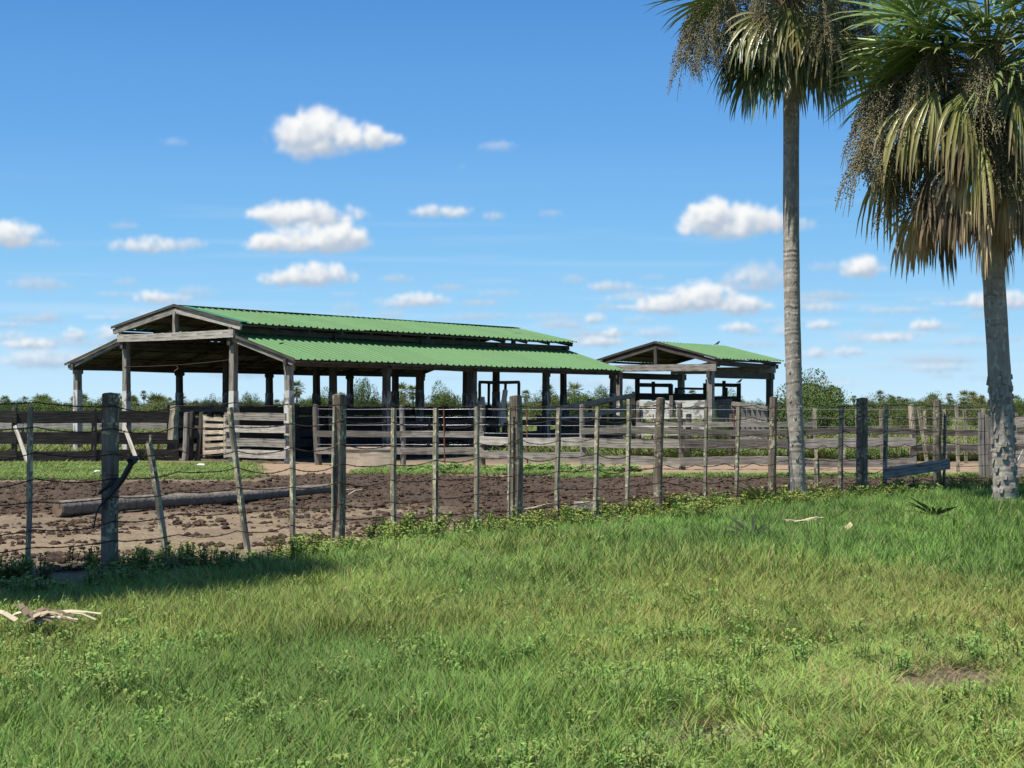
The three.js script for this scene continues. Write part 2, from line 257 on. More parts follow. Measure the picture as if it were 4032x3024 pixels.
tag(sheet('lawn', -9, 22, 2.5, 36, 240, 260, (x, d) => lawnH(x, d), std({ map: lawnTex, roughness: 1 }), 1, 2.5), 'grassy soil in front of the wire fence');
const fieldTex = dataTex(1024, 1024, (u, v) => { const g = n2(u * 8, v * 8, 8) * .5 + n2(u * 32, v * 32, 32) * .3 + n2(u * 128, v * 128, 128) * .3; return mix3([.055, .075, .022], [.20, .21, .075], clamp(g * 1.2 - .2)); });
const FIELD = 3500;
tag(sheet('ground', -FIELD, FIELD, -600, FIELD, 8, 8, () => -.14, std({ map: fieldTex, roughness: 1 }), 1, 30), 'wide flat pasture reaching the horizon');

// ------------------------------------------------------------------ big barn
const BX = -6.038, BZ = 44.548, TH = .955, UX = Math.cos(TH), UZ = Math.sin(TH), BAY = 4.109, W1 = 2.069, W2 = 6.401, W3 = 8.535, WC = (W1 + W2) / 2;
const frameOf = (x0, z0) => (a, b, h) => V(x0 + UX * a - UZ * b, h, -(z0 + UZ * a + UX * b));
const P = frameOf(BX, BZ);
const lowH = (b) => b <= WC ? 2.765 + (b + .34) * .311 : 2.765 + (W3 + .34 - b) * .311;
const upH = (b) => 4.36 - Math.abs(b - WC) * .2155;
const greenTop = [.080, .192, .062], zinc = [.12, .108, .095];
function sheetGeo(width, len, ribs = 4) {                    // ribbed metal sheet: x across, z down the slope, y up; closed, 5 mm thick
  const b = new MB(), prof = [], pitch = width / ribs;
  for (let k = 0; k < ribs; k++) { const x = k * pitch; prof.push([x, 0], [x + pitch * .60, 0], [x + pitch * .70, .035], [x + pitch * .90, .035]); } prof.push([width + .012, 0]);
  const seg = 4;
  for (let k = 0; k < prof.length - 1; k++) for (let s = 0; s < seg; s++) {
    const z0 = len * s / seg, z1 = len * (s + 1) / seg, [xa, ya] = prof[k], [xb, yb] = prof[k + 1];
    b.col = greenTop; b.quad(V(xa, ya, z0), V(xa, ya, z1), V(xb, yb, z1), V(xb, yb, z0), [xa, z0, xa, z1, xb, z1, xb, z0]);
    b.col = zinc; b.quad(V(xa, ya - .005, z0), V(xb, yb - .005, z0), V(xb, yb - .005, z1), V(xa, ya - .005, z1), [xa, z0, xb, z0, xb, z1, xa, z1]);
    if (s === seg - 1) b.quad(V(xa, ya, len), V(xa, ya - .005, len), V(xb, yb - .005, len), V(xb, yb, len));
    if (s === 0) b.quad(V(xb, yb, 0), V(xb, yb - .005, 0), V(xa, ya - .005, 0), V(xa, ya, 0));
  }
  return b.geo();
}
// lay sheets over one slope: from (a0..a1) along, top edge b0/h0, bottom edge b1/h1
function laySlope(parent, PF, a0, a1, b0, h0, b1, h1, seed) {
  const r = rng(seed), n = Math.round((a1 - a0) / 1.08), w = (a1 - a0) / n, len = Math.hypot(b1 - b0, h1 - h0), geo = sheetGeo(w, len), o = rootOf(parent).position;
  const along = V(UX, 0, -UZ), down = PF(0, b1, h1).sub(PF(0, b0, h0)).normalize();
  for (let k = 0; k < n; k++) {
    // x of the sheet runs so that x cross z points up
    let X = along.clone(), start = a0 + k * w; let Y = V().crossVectors(down, X); if (Y.y < 0) { X.negate(); Y.negate(); start = a0 + (k + 1) * w; }
    const m = put(geo, 'roof_sheet', M.roofs[Math.floor(r() * 4)], parent), q = new THREE.Matrix4().makeBasis(X, Y, down);
    m.quaternion.setFromRotationMatrix(q); const wave = Math.sin(k * .55 + seed) * .014;
    m.position.copy(PF(start, b0, h0)).sub(o).addScaledVector(down, (r() - .5) * .05).addScaledVector(Y, wave + (r() - .5) * .01); m.rotateX((r() - .5) * .008);
  }
}
const barn = thing('cattle_barn', 'long open timber barn with a green two-level ribbed roof, white-footed posts', 'barn', P(0, 4.2, 0));
{
  const r = rng(5), postMat = [M.grey, M.grey, M.brown];
  const rows = [[0, 2.62], [W1, 3.56], [W2, 3.56], [W3, 2.62]];
  rows.forEach(([b, h], ri) => { for (let i = 0; i < 5; i++) {
    const a = i * BAY + (r() - .5) * .06 + .1, w = .165 + r() * .02, p0 = P(a, b, -.1), p1 = P(a + (r() - .5) * .05, b + (r() - .5) * .05, h), up = V(UX, 0, -UZ);
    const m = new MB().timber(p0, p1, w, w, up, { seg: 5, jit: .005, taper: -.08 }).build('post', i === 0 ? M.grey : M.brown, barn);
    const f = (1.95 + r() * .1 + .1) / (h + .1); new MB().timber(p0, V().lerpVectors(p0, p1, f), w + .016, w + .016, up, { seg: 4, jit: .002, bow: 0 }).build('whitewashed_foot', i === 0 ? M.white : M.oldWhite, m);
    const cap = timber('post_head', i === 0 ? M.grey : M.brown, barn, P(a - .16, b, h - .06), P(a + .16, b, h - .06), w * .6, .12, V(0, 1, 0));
    if (ri === 3 || ri === 0) for (const s of [-1, 1]) if ((ri === 3) && i > 0) timber('knee_brace', M.brown, barn, P(a, b, h - .22), P(a + s * .2, b, h - .04), .05, .06);
  } });
  const L = 4 * BAY + .1;
  // plates along the rows, in lengths of one bay
  for (let i = 0; i < 4; i++) for (const [b, h] of [[-.02, 2.7], [W3 + .02, 2.7], [W1, 3.32], [W2, 3.32], [W1 - .05, 3.62], [W2 + .05, 3.62]]) timber('wall_plate', M.brown, barn, P(i * BAY - (i ? 0 : .1), b, h + (r() - .5) * .04), P((i + 1) * BAY + .1 + (i === 3 ? .25 : 0), b, h + (r() - .5) * .04), .11, h > 3.5 ? .14 : .19);
  // cross frames: tie beam, king post, top chords, side rafters
  for (let i = 0; i < 5; i++) {
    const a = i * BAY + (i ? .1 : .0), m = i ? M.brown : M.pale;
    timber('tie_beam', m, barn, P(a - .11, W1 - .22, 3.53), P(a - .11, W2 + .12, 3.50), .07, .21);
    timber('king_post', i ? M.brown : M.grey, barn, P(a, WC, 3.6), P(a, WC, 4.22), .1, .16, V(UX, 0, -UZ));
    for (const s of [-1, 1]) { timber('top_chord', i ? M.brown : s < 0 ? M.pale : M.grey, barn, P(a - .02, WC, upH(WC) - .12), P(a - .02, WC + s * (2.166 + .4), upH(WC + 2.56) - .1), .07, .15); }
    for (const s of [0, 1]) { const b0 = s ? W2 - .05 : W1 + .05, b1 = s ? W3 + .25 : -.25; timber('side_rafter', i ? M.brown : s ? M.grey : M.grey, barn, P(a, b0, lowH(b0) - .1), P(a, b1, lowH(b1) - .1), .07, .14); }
  }
  for (let k = 1; k < 12; k++) if (k % 3) { const a = k * BAY / 3 + .1; for (const s of [-1, 1]) timber('rafter', M.brown, barn, P(a, WC, upH(WC) - .12), P(a, WC + s * 2.5, upH(WC + 2.5) - .1), .06, .12); for (const s of [0, 1]) { const b0 = s ? W2 : W1, b1 = s ? W3 + .22 : -.22; timber('rafter', M.brown, barn, P(a, b0, lowH(b0) - .1), P(a, b1, lowH(b1) - .1), .06, .12); } }
  for (const b of [-.28, .5, 1.25, 1.95]) for (const q of [b, W3 - b]) timber('purlin', M.brown, barn, P(0, q, lowH(q) - .065), P(L, q, lowH(q) - .065), .07, .05, V(0, 1, 0), { seg: 8 });
  for (const s of [.1, .95, 1.75, 2.5]) for (const q of [WC - s, WC + s]) timber('purlin', M.brown, barn, P(0, q, upH(q) - .06), P(L, q, upH(q) - .06), .07, .05, V(0, 1, 0), { seg: 8 });
  laySlope(barn, P, 0, 4 * BAY + .3, W1 + .05, 3.53, -.34, 2.775, 1.1);
  laySlope(barn, P, 0, 4 * BAY + .3, W2 - .05, 3.53, W3 + .34, 2.775, 2.2);
  laySlope(barn, P, -.05, 4 * BAY + .3, WC, 4.365, W1 - .43, 3.805, 3.3);
  laySlope(barn, P, -.05, 4 * BAY + .3, WC, 4.365, W2 + .43, 3.805, 4.4);
  { const b = new MB(); b.col = [.09, .3, .09]; for (const s of [-1, 1]) b.timber(P(-.06, WC + s * .1, 4.395), P(4 * BAY + .3, WC + s * .1, 4.395), .2, .006, V(0, 1, 0), { seg: 10, jit: .003 }); b.build('ridge_cap', M.roof, barn); }
  for (const [b0, h0, b1, h1] of [[W2 - .05, 3.53, W3 + .36, 2.765], [WC, 4.375, W2 + .45, 3.805], [WC, 4.375, W1 - .45, 3.805], [W1 + .05, 3.53, -.36, 2.765]]) timber('barge_board', M.brown, barn, P(-.08, b0, h0 + .015), P(-.08, b1, h1 + .015), .02, .07, V(0, 1, 0), { seg: 4, jit: .003 });
  { const b = new MB(); b.col = [.025, .17, .11]; b.timber(P(.14, WC - .12, 4.385), P(.14, W1 - .41, 3.855), .30, .008, V(0, 1, 0), { seg: 4, jit: .003 }); b.build('verge_flashing', M.roof, barn); }
  for (const [a, b0, h, l] of [[14.6, 2.9, 4.06, .55], [15.6, 2.4, 3.955, .3], [1.0, 1.15, 3.285, .22]]) { const p = P(a, b0, h + .012), q = P(a + l, b0 + .06, h + .024); new MB().timber(p, q, .12, .006, V(-.16, 1, -.12), { seg: 2, jit: .006 }).build('pale_patch', M.pale, barn); }
  // a taut cable with a hook across the gable
  { const pts = []; for (let k = 0; k <= 12; k++) pts.push(V().lerpVectors(P(.02, W2, 2.68), P(.02, W1, 2.82), k / 12).add(V(0, -.05 * Math.sin(k / 12 * Math.PI), 0))); const c = new MB().tube(pts, .009, 5).build('cable', M.wire, barn); const q = pts[6], hk = []; for (let k = 0; k <= 10; k++) hk.push(q.clone().add(V(Math.sin(k * .5) * .05, -.03 - k * .016, 0))); new MB().tube(hk, .012, 5).build('hook', M.rust, c); }
  // boards closing the near gable bay
  const heights = [[1.25, .2], [.92, .19], [.545, .22], [.25, .22]];
  heights.forEach(([h, w], k) => timber('plank', k % 2 ? M.pale : M.grey, barn, P(-.13, W1 + .1, h + .01), P(-.13, -.1, h), .035, w));
}
// ------------------------------------------------------------------ small shed behind
const S = frameOf(7.07, 57.0);
const shed = thing('loading_shed', 'small timber shed with a green gable roof behind the long barn', 'shed', S(0, 2.4, 0));
{
  const r = rng(8), sh = (b) => 3.76 - Math.abs(b - 2.45) * .245;
  for (const [a, b] of [[0, .3], [0, 4.0], [4.5, .3], [4.5, 4.0]]) {
    const p0 = S(a, b, -.1), p1 = S(a, b, 2.95), up = V(UX, 0, -UZ), m = timber('post', b > 1 || a < 1 ? M.grey : M.brown, shed, p0, p1, .2, .2, up, { seg: 5 });
    if (a < 1 || b > 1) new MB().timber(p0, V().lerpVectors(p0, p1, a < 1 && b > 1 ? .58 : .5), .216, .216, up, { seg: 4, jit: .002, bow: 0 }).build('whitewashed_foot', M.white, m);
  }
  for (const a of [0, 4.5]) {
    timber('tie_beam', a ? M.pale : M.grey, shed, S(a - .14, .0, 2.86), S(a - .14, 4.35, 2.86), .08, .24);
    timber('king_post', M.brown, shed, S(a, 2.45, 3.0), S(a, 2.45, 3.6), .12, .16, V(UX, 0, -UZ));
    for (const s of [-1, 1]) timber('top_chord', M.brown, shed, S(a, 2.45, 3.63), S(a, 2.45 + s * 2.4, 3.63 - 2.4 * .245), .08, .15);
    if (a) timber('strut', M.pale, shed, S(a, 3.4, 3.0), S(a, 1.4, 3.4), .07, .14);
  }
  for (const b of [.3, 4.0]) timber('wall_plate', M.brown, shed, S(-.2, b, 2.62), S(4.8, b, 2.62), .12, .22);
  for (const b of [.12, 1.0, 1.9, 3.0, 3.9, 4.75]) timber('purlin', M.brown, shed, S(0, b, sh(b) - .07), S(5, b, sh(b) - .07), .07, .07, V(0, 1, 0), { seg: 5 });
  laySlope(shed, S, -.05, 5.05, 2.45, 3.765, 0, 3.16, 6.1);
  laySlope(shed, S, -.05, 5.05, 2.45, 3.765, 4.9, 3.16, 7.1);
  for (const b of [0, 4.9]) timber('barge_board', M.brown, shed, S(-.08, 2.45, 3.78), S(-.08, b, 3.17), .02, .07, V(0, 1, 0), { seg: 4, jit: .003 });
  timber('eave_beam', M.brown, shed, S(.2, .22, 3.02), S(4.95, .22, 2.98), .1, .16);
}

// ------------------------------------------------------------------ fences and pens
function roundPost(b, base, top, r0, r1, seed, sides = 14, rings = 14) {
  const r = rng(seed), pts = [], ph = r() * 9;
  const bend = V((r() - .5) * .05, 0, (r() - .5) * .05);
  for (let k = 0; k <= rings; k++) { const f = k / rings; pts.push(V().lerpVectors(base, top, f).addScaledVector(bend, Math.sin(f * 3.1))); }
  const grooves = [r() * 6.28, r() * 6.28, r() * 6.28, r() * 6.28];
  const tops = pts.slice(); tops.push(top.clone().add(V(0, .012, 0)));
  b.tube(tops, (f, a) => { let q = mix(r0, r1, f) * (1 + .12 * Math.cos(2 * a + ph) + .07 * Math.cos(3 * a + ph * 2 + f * 2) + .1 * (n2(f * 9 + seed, a * 1.6) - .5)); for (const g of grooves) { const dd = Math.abs(Math.atan2(Math.sin(a - g - f * .4), Math.cos(a - g - f * .4))); q *= 1 - .13 * Math.exp(-dd * dd * 26); } return f > .98 ? q * .78 : q; }, sides, { ru: r0, u0: r() * 3, v0: r() * 3, dome: .008 });
  return b;
}
const near = thing('barbed_wire_fence', 'barbed wire fence of weathered round posts and thin battens, nearest the camera', 'fence', V(.04, 0, -21.2));
const lineAt = (sx) => {                                     // point of the near fence seen at this frame column
  const k = (sx - CX) / F;
  for (let i = 0; i < fenceLine.length - 1; i++) { const [x0, y0] = fenceLine[i], [x1, y1] = fenceLine[i + 1], t = (k * y0 - x0) / ((x1 - x0) - k * (y1 - y0)); if (t >= -1e-6 && t <= 1) return [x0 + (x1 - x0) * t, y0 + (y1 - y0) * t]; }
  return [fenceLine[0][0], fenceLine[0][1]];
};
{
  // main posts: column at foot, column at top, row of top, width (all in frame pixels)
  const posts = [[430, 434, 1553, 64], [1328, 1335, 1557, 56], [2029, 2030, 1562, 48], [2592, 2602, 1570, 40], [3040, 3046, 1566, 34], [3389, 3394, 1570, 42], [3692, 3690, 1577, 36]];
  posts.forEach(([xb, xt, yt, w], k) => { const [x, d] = lineAt(xb); const t = at(xt, yt, d); const rr = w / 2 / F * d; roundPost(new MB(), V(x, -.25, -d), t, rr * 1.03, rr * .95, 41 + k * 7, 18, 18).build('post', M.post, near); });
  { const [x0, d0] = [-6.0, 13.1]; roundPost(new MB(), V(x0, -.25, -d0), V(x0, 1.6, -d0), .08, .075, 33, 16, 12).build('post', M.post, near); }
  const bat = [[57, 65, 878, 22], [365, 322, 957, 26], [541, 496, 880, 24], [632, 630, 876, 22], [718, 723, 880, 12], [851, 851, 881, 22], [940, 942, 881, 22], [1029, 1031, 878, 20], [1098, 1101, 880, 12], [1203, 1208, 881, 20], [1283, 1291, 879, 18], [1352, 1359, 862, 18], [1521, 1525, 878, 16], [1588, 1596, 876, 16], [1768, 1763, 990, 22], [1814, 1818, 876, 20], [1911, 1915, 879, 18], [2040, 2042, 884, 12]];
  bat.forEach(([xb, xt, yt, w], k) => { const [x, d] = lineAt(xb * ov), t = at(xt * ov, yt * ov, d), ww = w * .78 / F * d, up = V(.62, 0, -.78); new MB().timber(V(x, -.15, -d), t, ww, ww * .9, up, { seg: 7, jit: .004, seed: 70 + k, bow: .02 }).build('batten', M.batten, near); if (k === 1) { for (const s of [-1, 1]) new MB().timber(t.clone().add(V(s * .012, -.02, 0)), t.clone().add(V(s * .02, .05 + .03 * s, 0)), .016, .02, up, { seed: 5 + s }).build('splinter', M.batten, near); } });
  { const [, d] = lineAt(377 * ov); const m = timber('batten', M.batten, near, at(374 * ov, 950 * ov, d), at(378 * ov, 876 * ov, d), .075, .06, V(.62, 0, -.78), { seg: 5, seed: 99 }); m.userData.label = 'short broken batten hanging from the wires'; }
  { const d0 = 28.4; const m = timber('plank', M.grey, near, V((3474 - CX) / F * d0, .41, -d0 + .12), V((3726 - CX) / F * 29.8, .53, -29.6), .03, .19, V(0, 1, 0), { seg: 6 }); m.userData.label = 'grey board nailed low across the last posts'; }
  // barbed strands, sagging between the supports, with barbs
  const hs = [1.58, 1.37, 1.12, .90, .70, .47, .27], r = rng(77);
  const sup = []; for (let k = 0; k < fenceLine.length - 2; k++) { const [x0, y0] = fenceLine[k], [x1, y1] = fenceLine[k + 1]; for (let q = 0; q < 4; q++) sup.push([mix(x0, x1, q / 4), mix(y0, y1, q / 4), q === 0]); }
  hs.forEach((h, w) => {
    const b = new MB(), pts = []; let hk = sup.map(() => h + (r() - .5) * .05);
    for (let k = 0; k < sup.length - 1; k++) { const n = 6, sag = .015 + r() * .05; for (let q = 0; q < n; q++) { const f = q / n; pts.push(V(mix(sup[k][0], sup[k + 1][0], f) + .055, mix(hk[k], hk[k + 1], f) - sag * 4 * f * (1 - f) + (r() - .5) * .008, -mix(sup[k][1], sup[k + 1][1], f) + .07)); } }
    b.tube(pts, .0054, 4, { cap: false });
    for (let k = 1; k < pts.length - 1; k++) for (let q = 0; q < 1; q++) { const p = V().lerpVectors(pts[k], pts[k + 1], r()); b.tube([p.clone().add(V(-.008, -.011, .004)), p.clone().add(V(.008, .012, -.004))], .0024, 3, { cap: false }); b.tube([p.clone().add(V(.006, -.011, -.006)), p.clone().add(V(-.006, .011, .008))], .0024, 3, { cap: false }); }
    b.build('barbed_wire', M.wire, near);
  });
  // staples and tie wire wound round the near posts
  posts.slice(0, 5).forEach(([xb, , , w], k) => { const [x, d] = lineAt(xb), rr = w / 2 / F * d * 1.12; for (const h of [.9, 1.12, 1.37, 1.56]) { const pts = []; for (let q = 0; q <= 16; q++) { const a = q / 16 * 6.283; pts.push(V(x + Math.cos(a) * rr, h + Math.sin(a * 1 + k) * .012, -d + Math.sin(a) * rr)); } new MB().tube(pts, .003, 4, { cap: false }).build('tie_wire', M.wire, near); } });
}
// black rubber strap knotted round the first post
{
  const [x, d] = lineAt(430), c = V(x, 0, -d), st = thing('rubber_strap', 'black rubber strap knotted round the nearest fence post, end sticking out', 'strap', V(x, .8, -d + .1));
  const mat = std({ color: new THREE.Color(.018, .018, .021), roughness: .45 }), rr = .095;
  const loop = []; for (let k = 0; k <= 24; k++) { const a = k / 24 * 6.283; loop.push(V(c.x + Math.cos(a) * rr, .80 + .07 * Math.cos(a), c.z + Math.sin(a) * rr)); } new MB().tube(loop, .016, 6).build('loop', mat, st);
  const z = d - .11, pt = (sx, sy) => at(sx, sy, z);
  new MB().tube([pt(425, 1960), pt(455, 1925), pt(480, 1890), pt(500, 1855), pt(515, 1828), pt(532, 1808), pt(545, 1806)], (f) => .018 + .012 * Math.sin(f * 3), 7).build('free_end', mat, st);
  const knot = []; for (let k = 0; k <= 14; k++) { const a = k / 14 * 7.5; knot.push(pt(522 + Math.cos(a) * 13, 1812 + Math.sin(a) * 9).add(V(0, 0, k * .004))); } new MB().tube(knot, .02, 6).build('knot', mat, st);
  new MB().tube([pt(425, 1960), pt(395, 1990), pt(380, 2020), pt(372, 2060), pt(366, 2085)], (f) => .012 - .006 * f, 6).build('tail', mat, st);
}
// corral fence before the barn: round posts, planks below, plain wires above
const F2 = [[-5.05, 43.3], [-2.87, 43.4], [-.78, 43.1], [1.77, 41.6], [4.10, 40.1], [7.0, 40.3], [9.85, 40.9], [12.4, 41.6], [15.5, 42.6], [19, 44]];
const corral = thing('corral_fence', 'corral fence of grey planks below and bright plain wires above, before the barn', 'fence', V(F2[3][0], 0, -F2[3][1]));
{
  const r = rng(13);
  F2.forEach(([x, d], k) => { const lean = (r() - .6) * .1; roundPost(new MB(), V(x + .03, -.2, -d), V(x - lean * .8 - .06, 1.55 + r() * .06, -d), .088, .07, 120 + k, 12, 12).build('post', k === 6 ? M.gate : k % 2 ? M.grey : M.weather, corral); });
  for (let k = 0; k < F2.length - 1; k++) {
    const [x0, d0] = F2[k], [x1, d1] = F2[k + 1];
    const set = k < 2 ? [[.82, .16], [.38, .17]] : k < 3 ? [[.66, .2], [.30, .2]] : k < 6 ? [[.93, .15], [.65, .22], [.20, .2]] : [[.90, .15], [.52, .15]];
    for (const [h, w] of set) timber('plank', (k === 2 && h > .5) || (k === 5 && Math.abs(h - .65) < .01) ? M.pale : r() < .3 ? M.grey : M.weather, corral, V(x0 - .05, h + (r() - .5) * .03, -d0 + .1), V(x1 + .05, h + (r() - .5) * .03, -d1 + .1), .035, w, V(0, 1, 0), { seg: 5, bow: .04, jit: .009 });
  }
  for (const h of [.55, .85, 1.06, 1.26, 1.47]) { const pts = F2.slice(0, 8).flatMap(([x, d], k, q) => k < 7 ? [V(x, h, -d + .09), V(mix(x, q[k + 1][0], .5), h - .012, -mix(d, q[k + 1][1], .5) + .09)] : [V(x, h, -d + .09)]); new MB().tube(pts, .0045, 4, { cap: false }).build('plain_wire', M.steel, corral); }
  for (const [sx, d] of [[1752, 43.2], [2078, 42.4], [2484, 40.9], [2893, 40.2]]) { const x = (sx - CX) / F * d; new MB().tube([V(x, -.1, -d + .07), V(x - .03, 1.5, -d + .07)], .02, 6).build('iron_stake', M.rust, corral); }
  for (const [sx, d, h] of [[3207, 41, 1.5], [3766, 39, 1.56], [3872, 38.3, 1.5], [3970, 39, 1.52], [3617, 40, 1.52], [3205, 47, 1.4], [3372, 48, 1.42], [3468, 46, 1.45], [3640, 44, 1.42], [3716, 44, 1.46], [3797, 45, 1.44], [3318, 45, 1.38]]) { const x = (sx - CX) / F * d; timber('batten', M.batten, corral, V(x + (sx === 3617 ? .25 : .05), -.1, -d), V(x, h, -d), .08, .07, V(1, 0, 0)); }
}
// dark board fence on the left, running to the barn gable
function boardFence(name, label, pts, boards, mats, postH, group, pr = .075) {
  const t = thing(name, label, 'fence', V(pts[0][0], 0, -pts[0][1]), group), r = rng(Math.round(pts[0][0] * 100 + 5000));
  pts.forEach(([x, d], k) => roundPost(new MB(), V(x, -.2, -d - .07), V(x + (r() - .5) * .06, postH + (r() - .5) * .12, -d - .07), pr * 1.1, pr, 300 + k + Math.round(r() * 500), 10, 8).build('post', mats[1], t));
  for (let k = 0; k < pts.length - 1; k++) for (const [h, w] of boards) timber('plank', mats[0], t, V(pts[k][0] - .06, h + (r() - .5) * .04, -pts[k][1]), V(pts[k + 1][0] + .06, h + (r() - .5) * .04, -pts[k + 1][1]), .035, w, V(0, 1, 0), { seg: 4, bow: .02 });
  return t;
}
const leftFence = boardFence('board_fence', 'very dark three-board fence on the left, running up to the barn gable', [[-19, 44.6], [-16.3, 44.9], [-13.55, 45.3], [-11.6, 46.0], [-9.45, 46.85]], [[1.24, .33], [.66, .33], [.15, .36]].map(([h, w]) => [h, w]), [M.dark, M.brown], 1.45);
for (const [x, d] of [[-13.4, 45.0], [-10.7, 46.0]]) timber('brace', M.pale, leftFence, V(x, 1.0, -d + .12), V(x + .55, -.05, -d + .75), .1, .07, V(0, 0, 1));
boardFence('board_fence', 'pale low plank fence seen through the dark board fence', [[-19, 53.5], [-15.8, 53.6], [-13, 53.8], [-10.6, 54], [-8.6, 54.2]], [[.9, .2], [.42, .24], [.12, .16]], [M.pale, M.grey], 1.0);
{ // posts beside the small gate
  const g = thing('gate_posts', 'cluster of three stout stub posts beside the slatted gate', 'posts', P(0, 4.0, 0)), c = [[735, 46.7, 1.35], [757, 47.2, 1.38], [783, 46.9, 1.36]];
  c.forEach(([sx, d, h], k) => roundPost(new MB(), V((sx - 8 - CX) / F * d, -.15, -d), V((sx + (k === 2 ? 14 : 2) - CX) / F * d, h, -d), .085, .075, 500 + k, 10, 8).build('post', k ? M.brown : M.grey, g));
  g.name = 'gate_posts';
}
{ // slatted gate standing ajar
  const d0 = 46.3, d1 = 45.7, x0 = (806 - CX) / F * d0, x1 = (888 - CX) / F * d1, g = thing('slatted_gate', 'small sandy-coloured slatted wooden gate standing ajar at the barn gable', 'gate', V(x0, 0, -d0));
  for (const [x, d] of [[x0, d0], [x1, d1]]) timber('stile', M.gate, g, V(x, .12, -d), V(x, 1.3, -d), .1, .05, V(0, 0, 1));
  for (let k = 0; k < 6; k++) timber('slat', M.gate, g, V(x0 - .02, .25 + k * .19, -d0 + .05), V(x1 + .02, .32 + k * .17, -d1 + .05), .025, .10);
}
// pens under the barn roof
function pen(label, a0, b0, a1, b1, boards, n, mats, PF = P, h = 1.5) {
  const t = thing('stock_pen', label, 'pen fence', PF(a0, b0, 0)), r = rng(Math.round(a0 * 77 + b0 * 31 + 900));
  for (let k = 0; k <= n; k++) { const a = mix(a0, a1, k / n), b = mix(b0, b1, k / n); timber('post', mats[1], t, PF(a, b, -.1), PF(a, b, h + r() * .1), .13, .13, V(UX, 0, -UZ)); if (k < n) { const c = mix(a0, a1, (k + 1) / n), e = mix(b0, b1, (k + 1) / n); for (const [y, w] of boards) timber('plank', mats[0], t, PF(a, b, y + (r() - .5) * .04).add(V(.03, 0, .1)), PF(c, e, y + (r() - .5) * .04).add(V(.03, 0, .1)), .035, w, V(0, 1, 0), { seg: 3 }); } }
  return t;
}
const five = [[1.38, .24], [1.08, .24], [.77, .24], [.46, .24], [.16, .22]];
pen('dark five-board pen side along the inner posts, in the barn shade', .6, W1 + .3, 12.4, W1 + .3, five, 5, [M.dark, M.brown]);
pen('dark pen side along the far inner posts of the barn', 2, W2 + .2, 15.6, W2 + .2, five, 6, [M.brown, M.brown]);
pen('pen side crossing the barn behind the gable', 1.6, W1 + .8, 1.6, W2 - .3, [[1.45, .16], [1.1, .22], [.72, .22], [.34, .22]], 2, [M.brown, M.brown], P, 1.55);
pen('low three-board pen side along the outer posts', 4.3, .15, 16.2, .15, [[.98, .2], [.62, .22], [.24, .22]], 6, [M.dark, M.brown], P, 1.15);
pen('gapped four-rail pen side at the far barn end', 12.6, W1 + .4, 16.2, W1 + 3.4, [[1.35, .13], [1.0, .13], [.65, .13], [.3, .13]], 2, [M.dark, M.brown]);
{ // open timber frame standing among the pens
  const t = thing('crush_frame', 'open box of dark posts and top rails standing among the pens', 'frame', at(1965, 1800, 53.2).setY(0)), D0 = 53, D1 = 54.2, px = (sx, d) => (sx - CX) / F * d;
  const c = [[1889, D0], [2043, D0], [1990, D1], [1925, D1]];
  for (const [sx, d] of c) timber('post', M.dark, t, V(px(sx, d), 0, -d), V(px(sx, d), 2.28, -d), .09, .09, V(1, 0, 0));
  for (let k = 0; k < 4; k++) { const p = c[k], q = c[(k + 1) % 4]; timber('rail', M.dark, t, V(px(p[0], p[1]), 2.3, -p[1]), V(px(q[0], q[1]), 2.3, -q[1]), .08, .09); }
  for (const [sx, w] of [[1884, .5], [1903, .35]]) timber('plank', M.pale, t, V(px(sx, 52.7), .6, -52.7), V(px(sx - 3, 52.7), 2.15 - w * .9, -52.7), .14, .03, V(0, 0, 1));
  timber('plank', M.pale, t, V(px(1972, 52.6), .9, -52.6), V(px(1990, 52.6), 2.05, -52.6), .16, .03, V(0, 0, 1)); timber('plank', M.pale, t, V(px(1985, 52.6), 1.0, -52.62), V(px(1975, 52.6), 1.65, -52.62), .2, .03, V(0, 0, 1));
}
{ // loading ramp left of the chute: rails that climb to the right
  const px = (sx, d) => (sx - CX) / F * d, t = thing('loading_ramp', 'grey loading ramp with rails climbing to the shed', 'ramp', V(px(2230, 57), 0, -57));
  for (const [h0, h1, m] of [[1.36, 1.92, M.grey], [1.0, 1.5, M.grey], [.62, 1.08, M.dark], [.3, .62, M.dark]]) { timber('plank', m, t, V(px(2140, 55.2), h0, -55.2), V(px(2500, 58.8), h1, -58.8), .04, .17, V(0, 1, 0), { seg: 4 }); timber('plank', M.brown, t, V(px(2190, 57.2), h0, -57.2), V(px(2510, 60.6), h1, -60.6), .04, .16, V(0, 1, 0), { seg: 4 }); }
  for (let k = 0; k < 5; k++) { const f = k / 4, d = mix(55.25, 58.8, f); timber('post', M.brown, t, V(px(mix(2150, 2495, f), d), -.1, -d - .08), V(px(mix(2150, 2495, f), d), mix(1.5, 2.05, f), -d - .08), .12, .12, V(1, 0, 0)); }
}
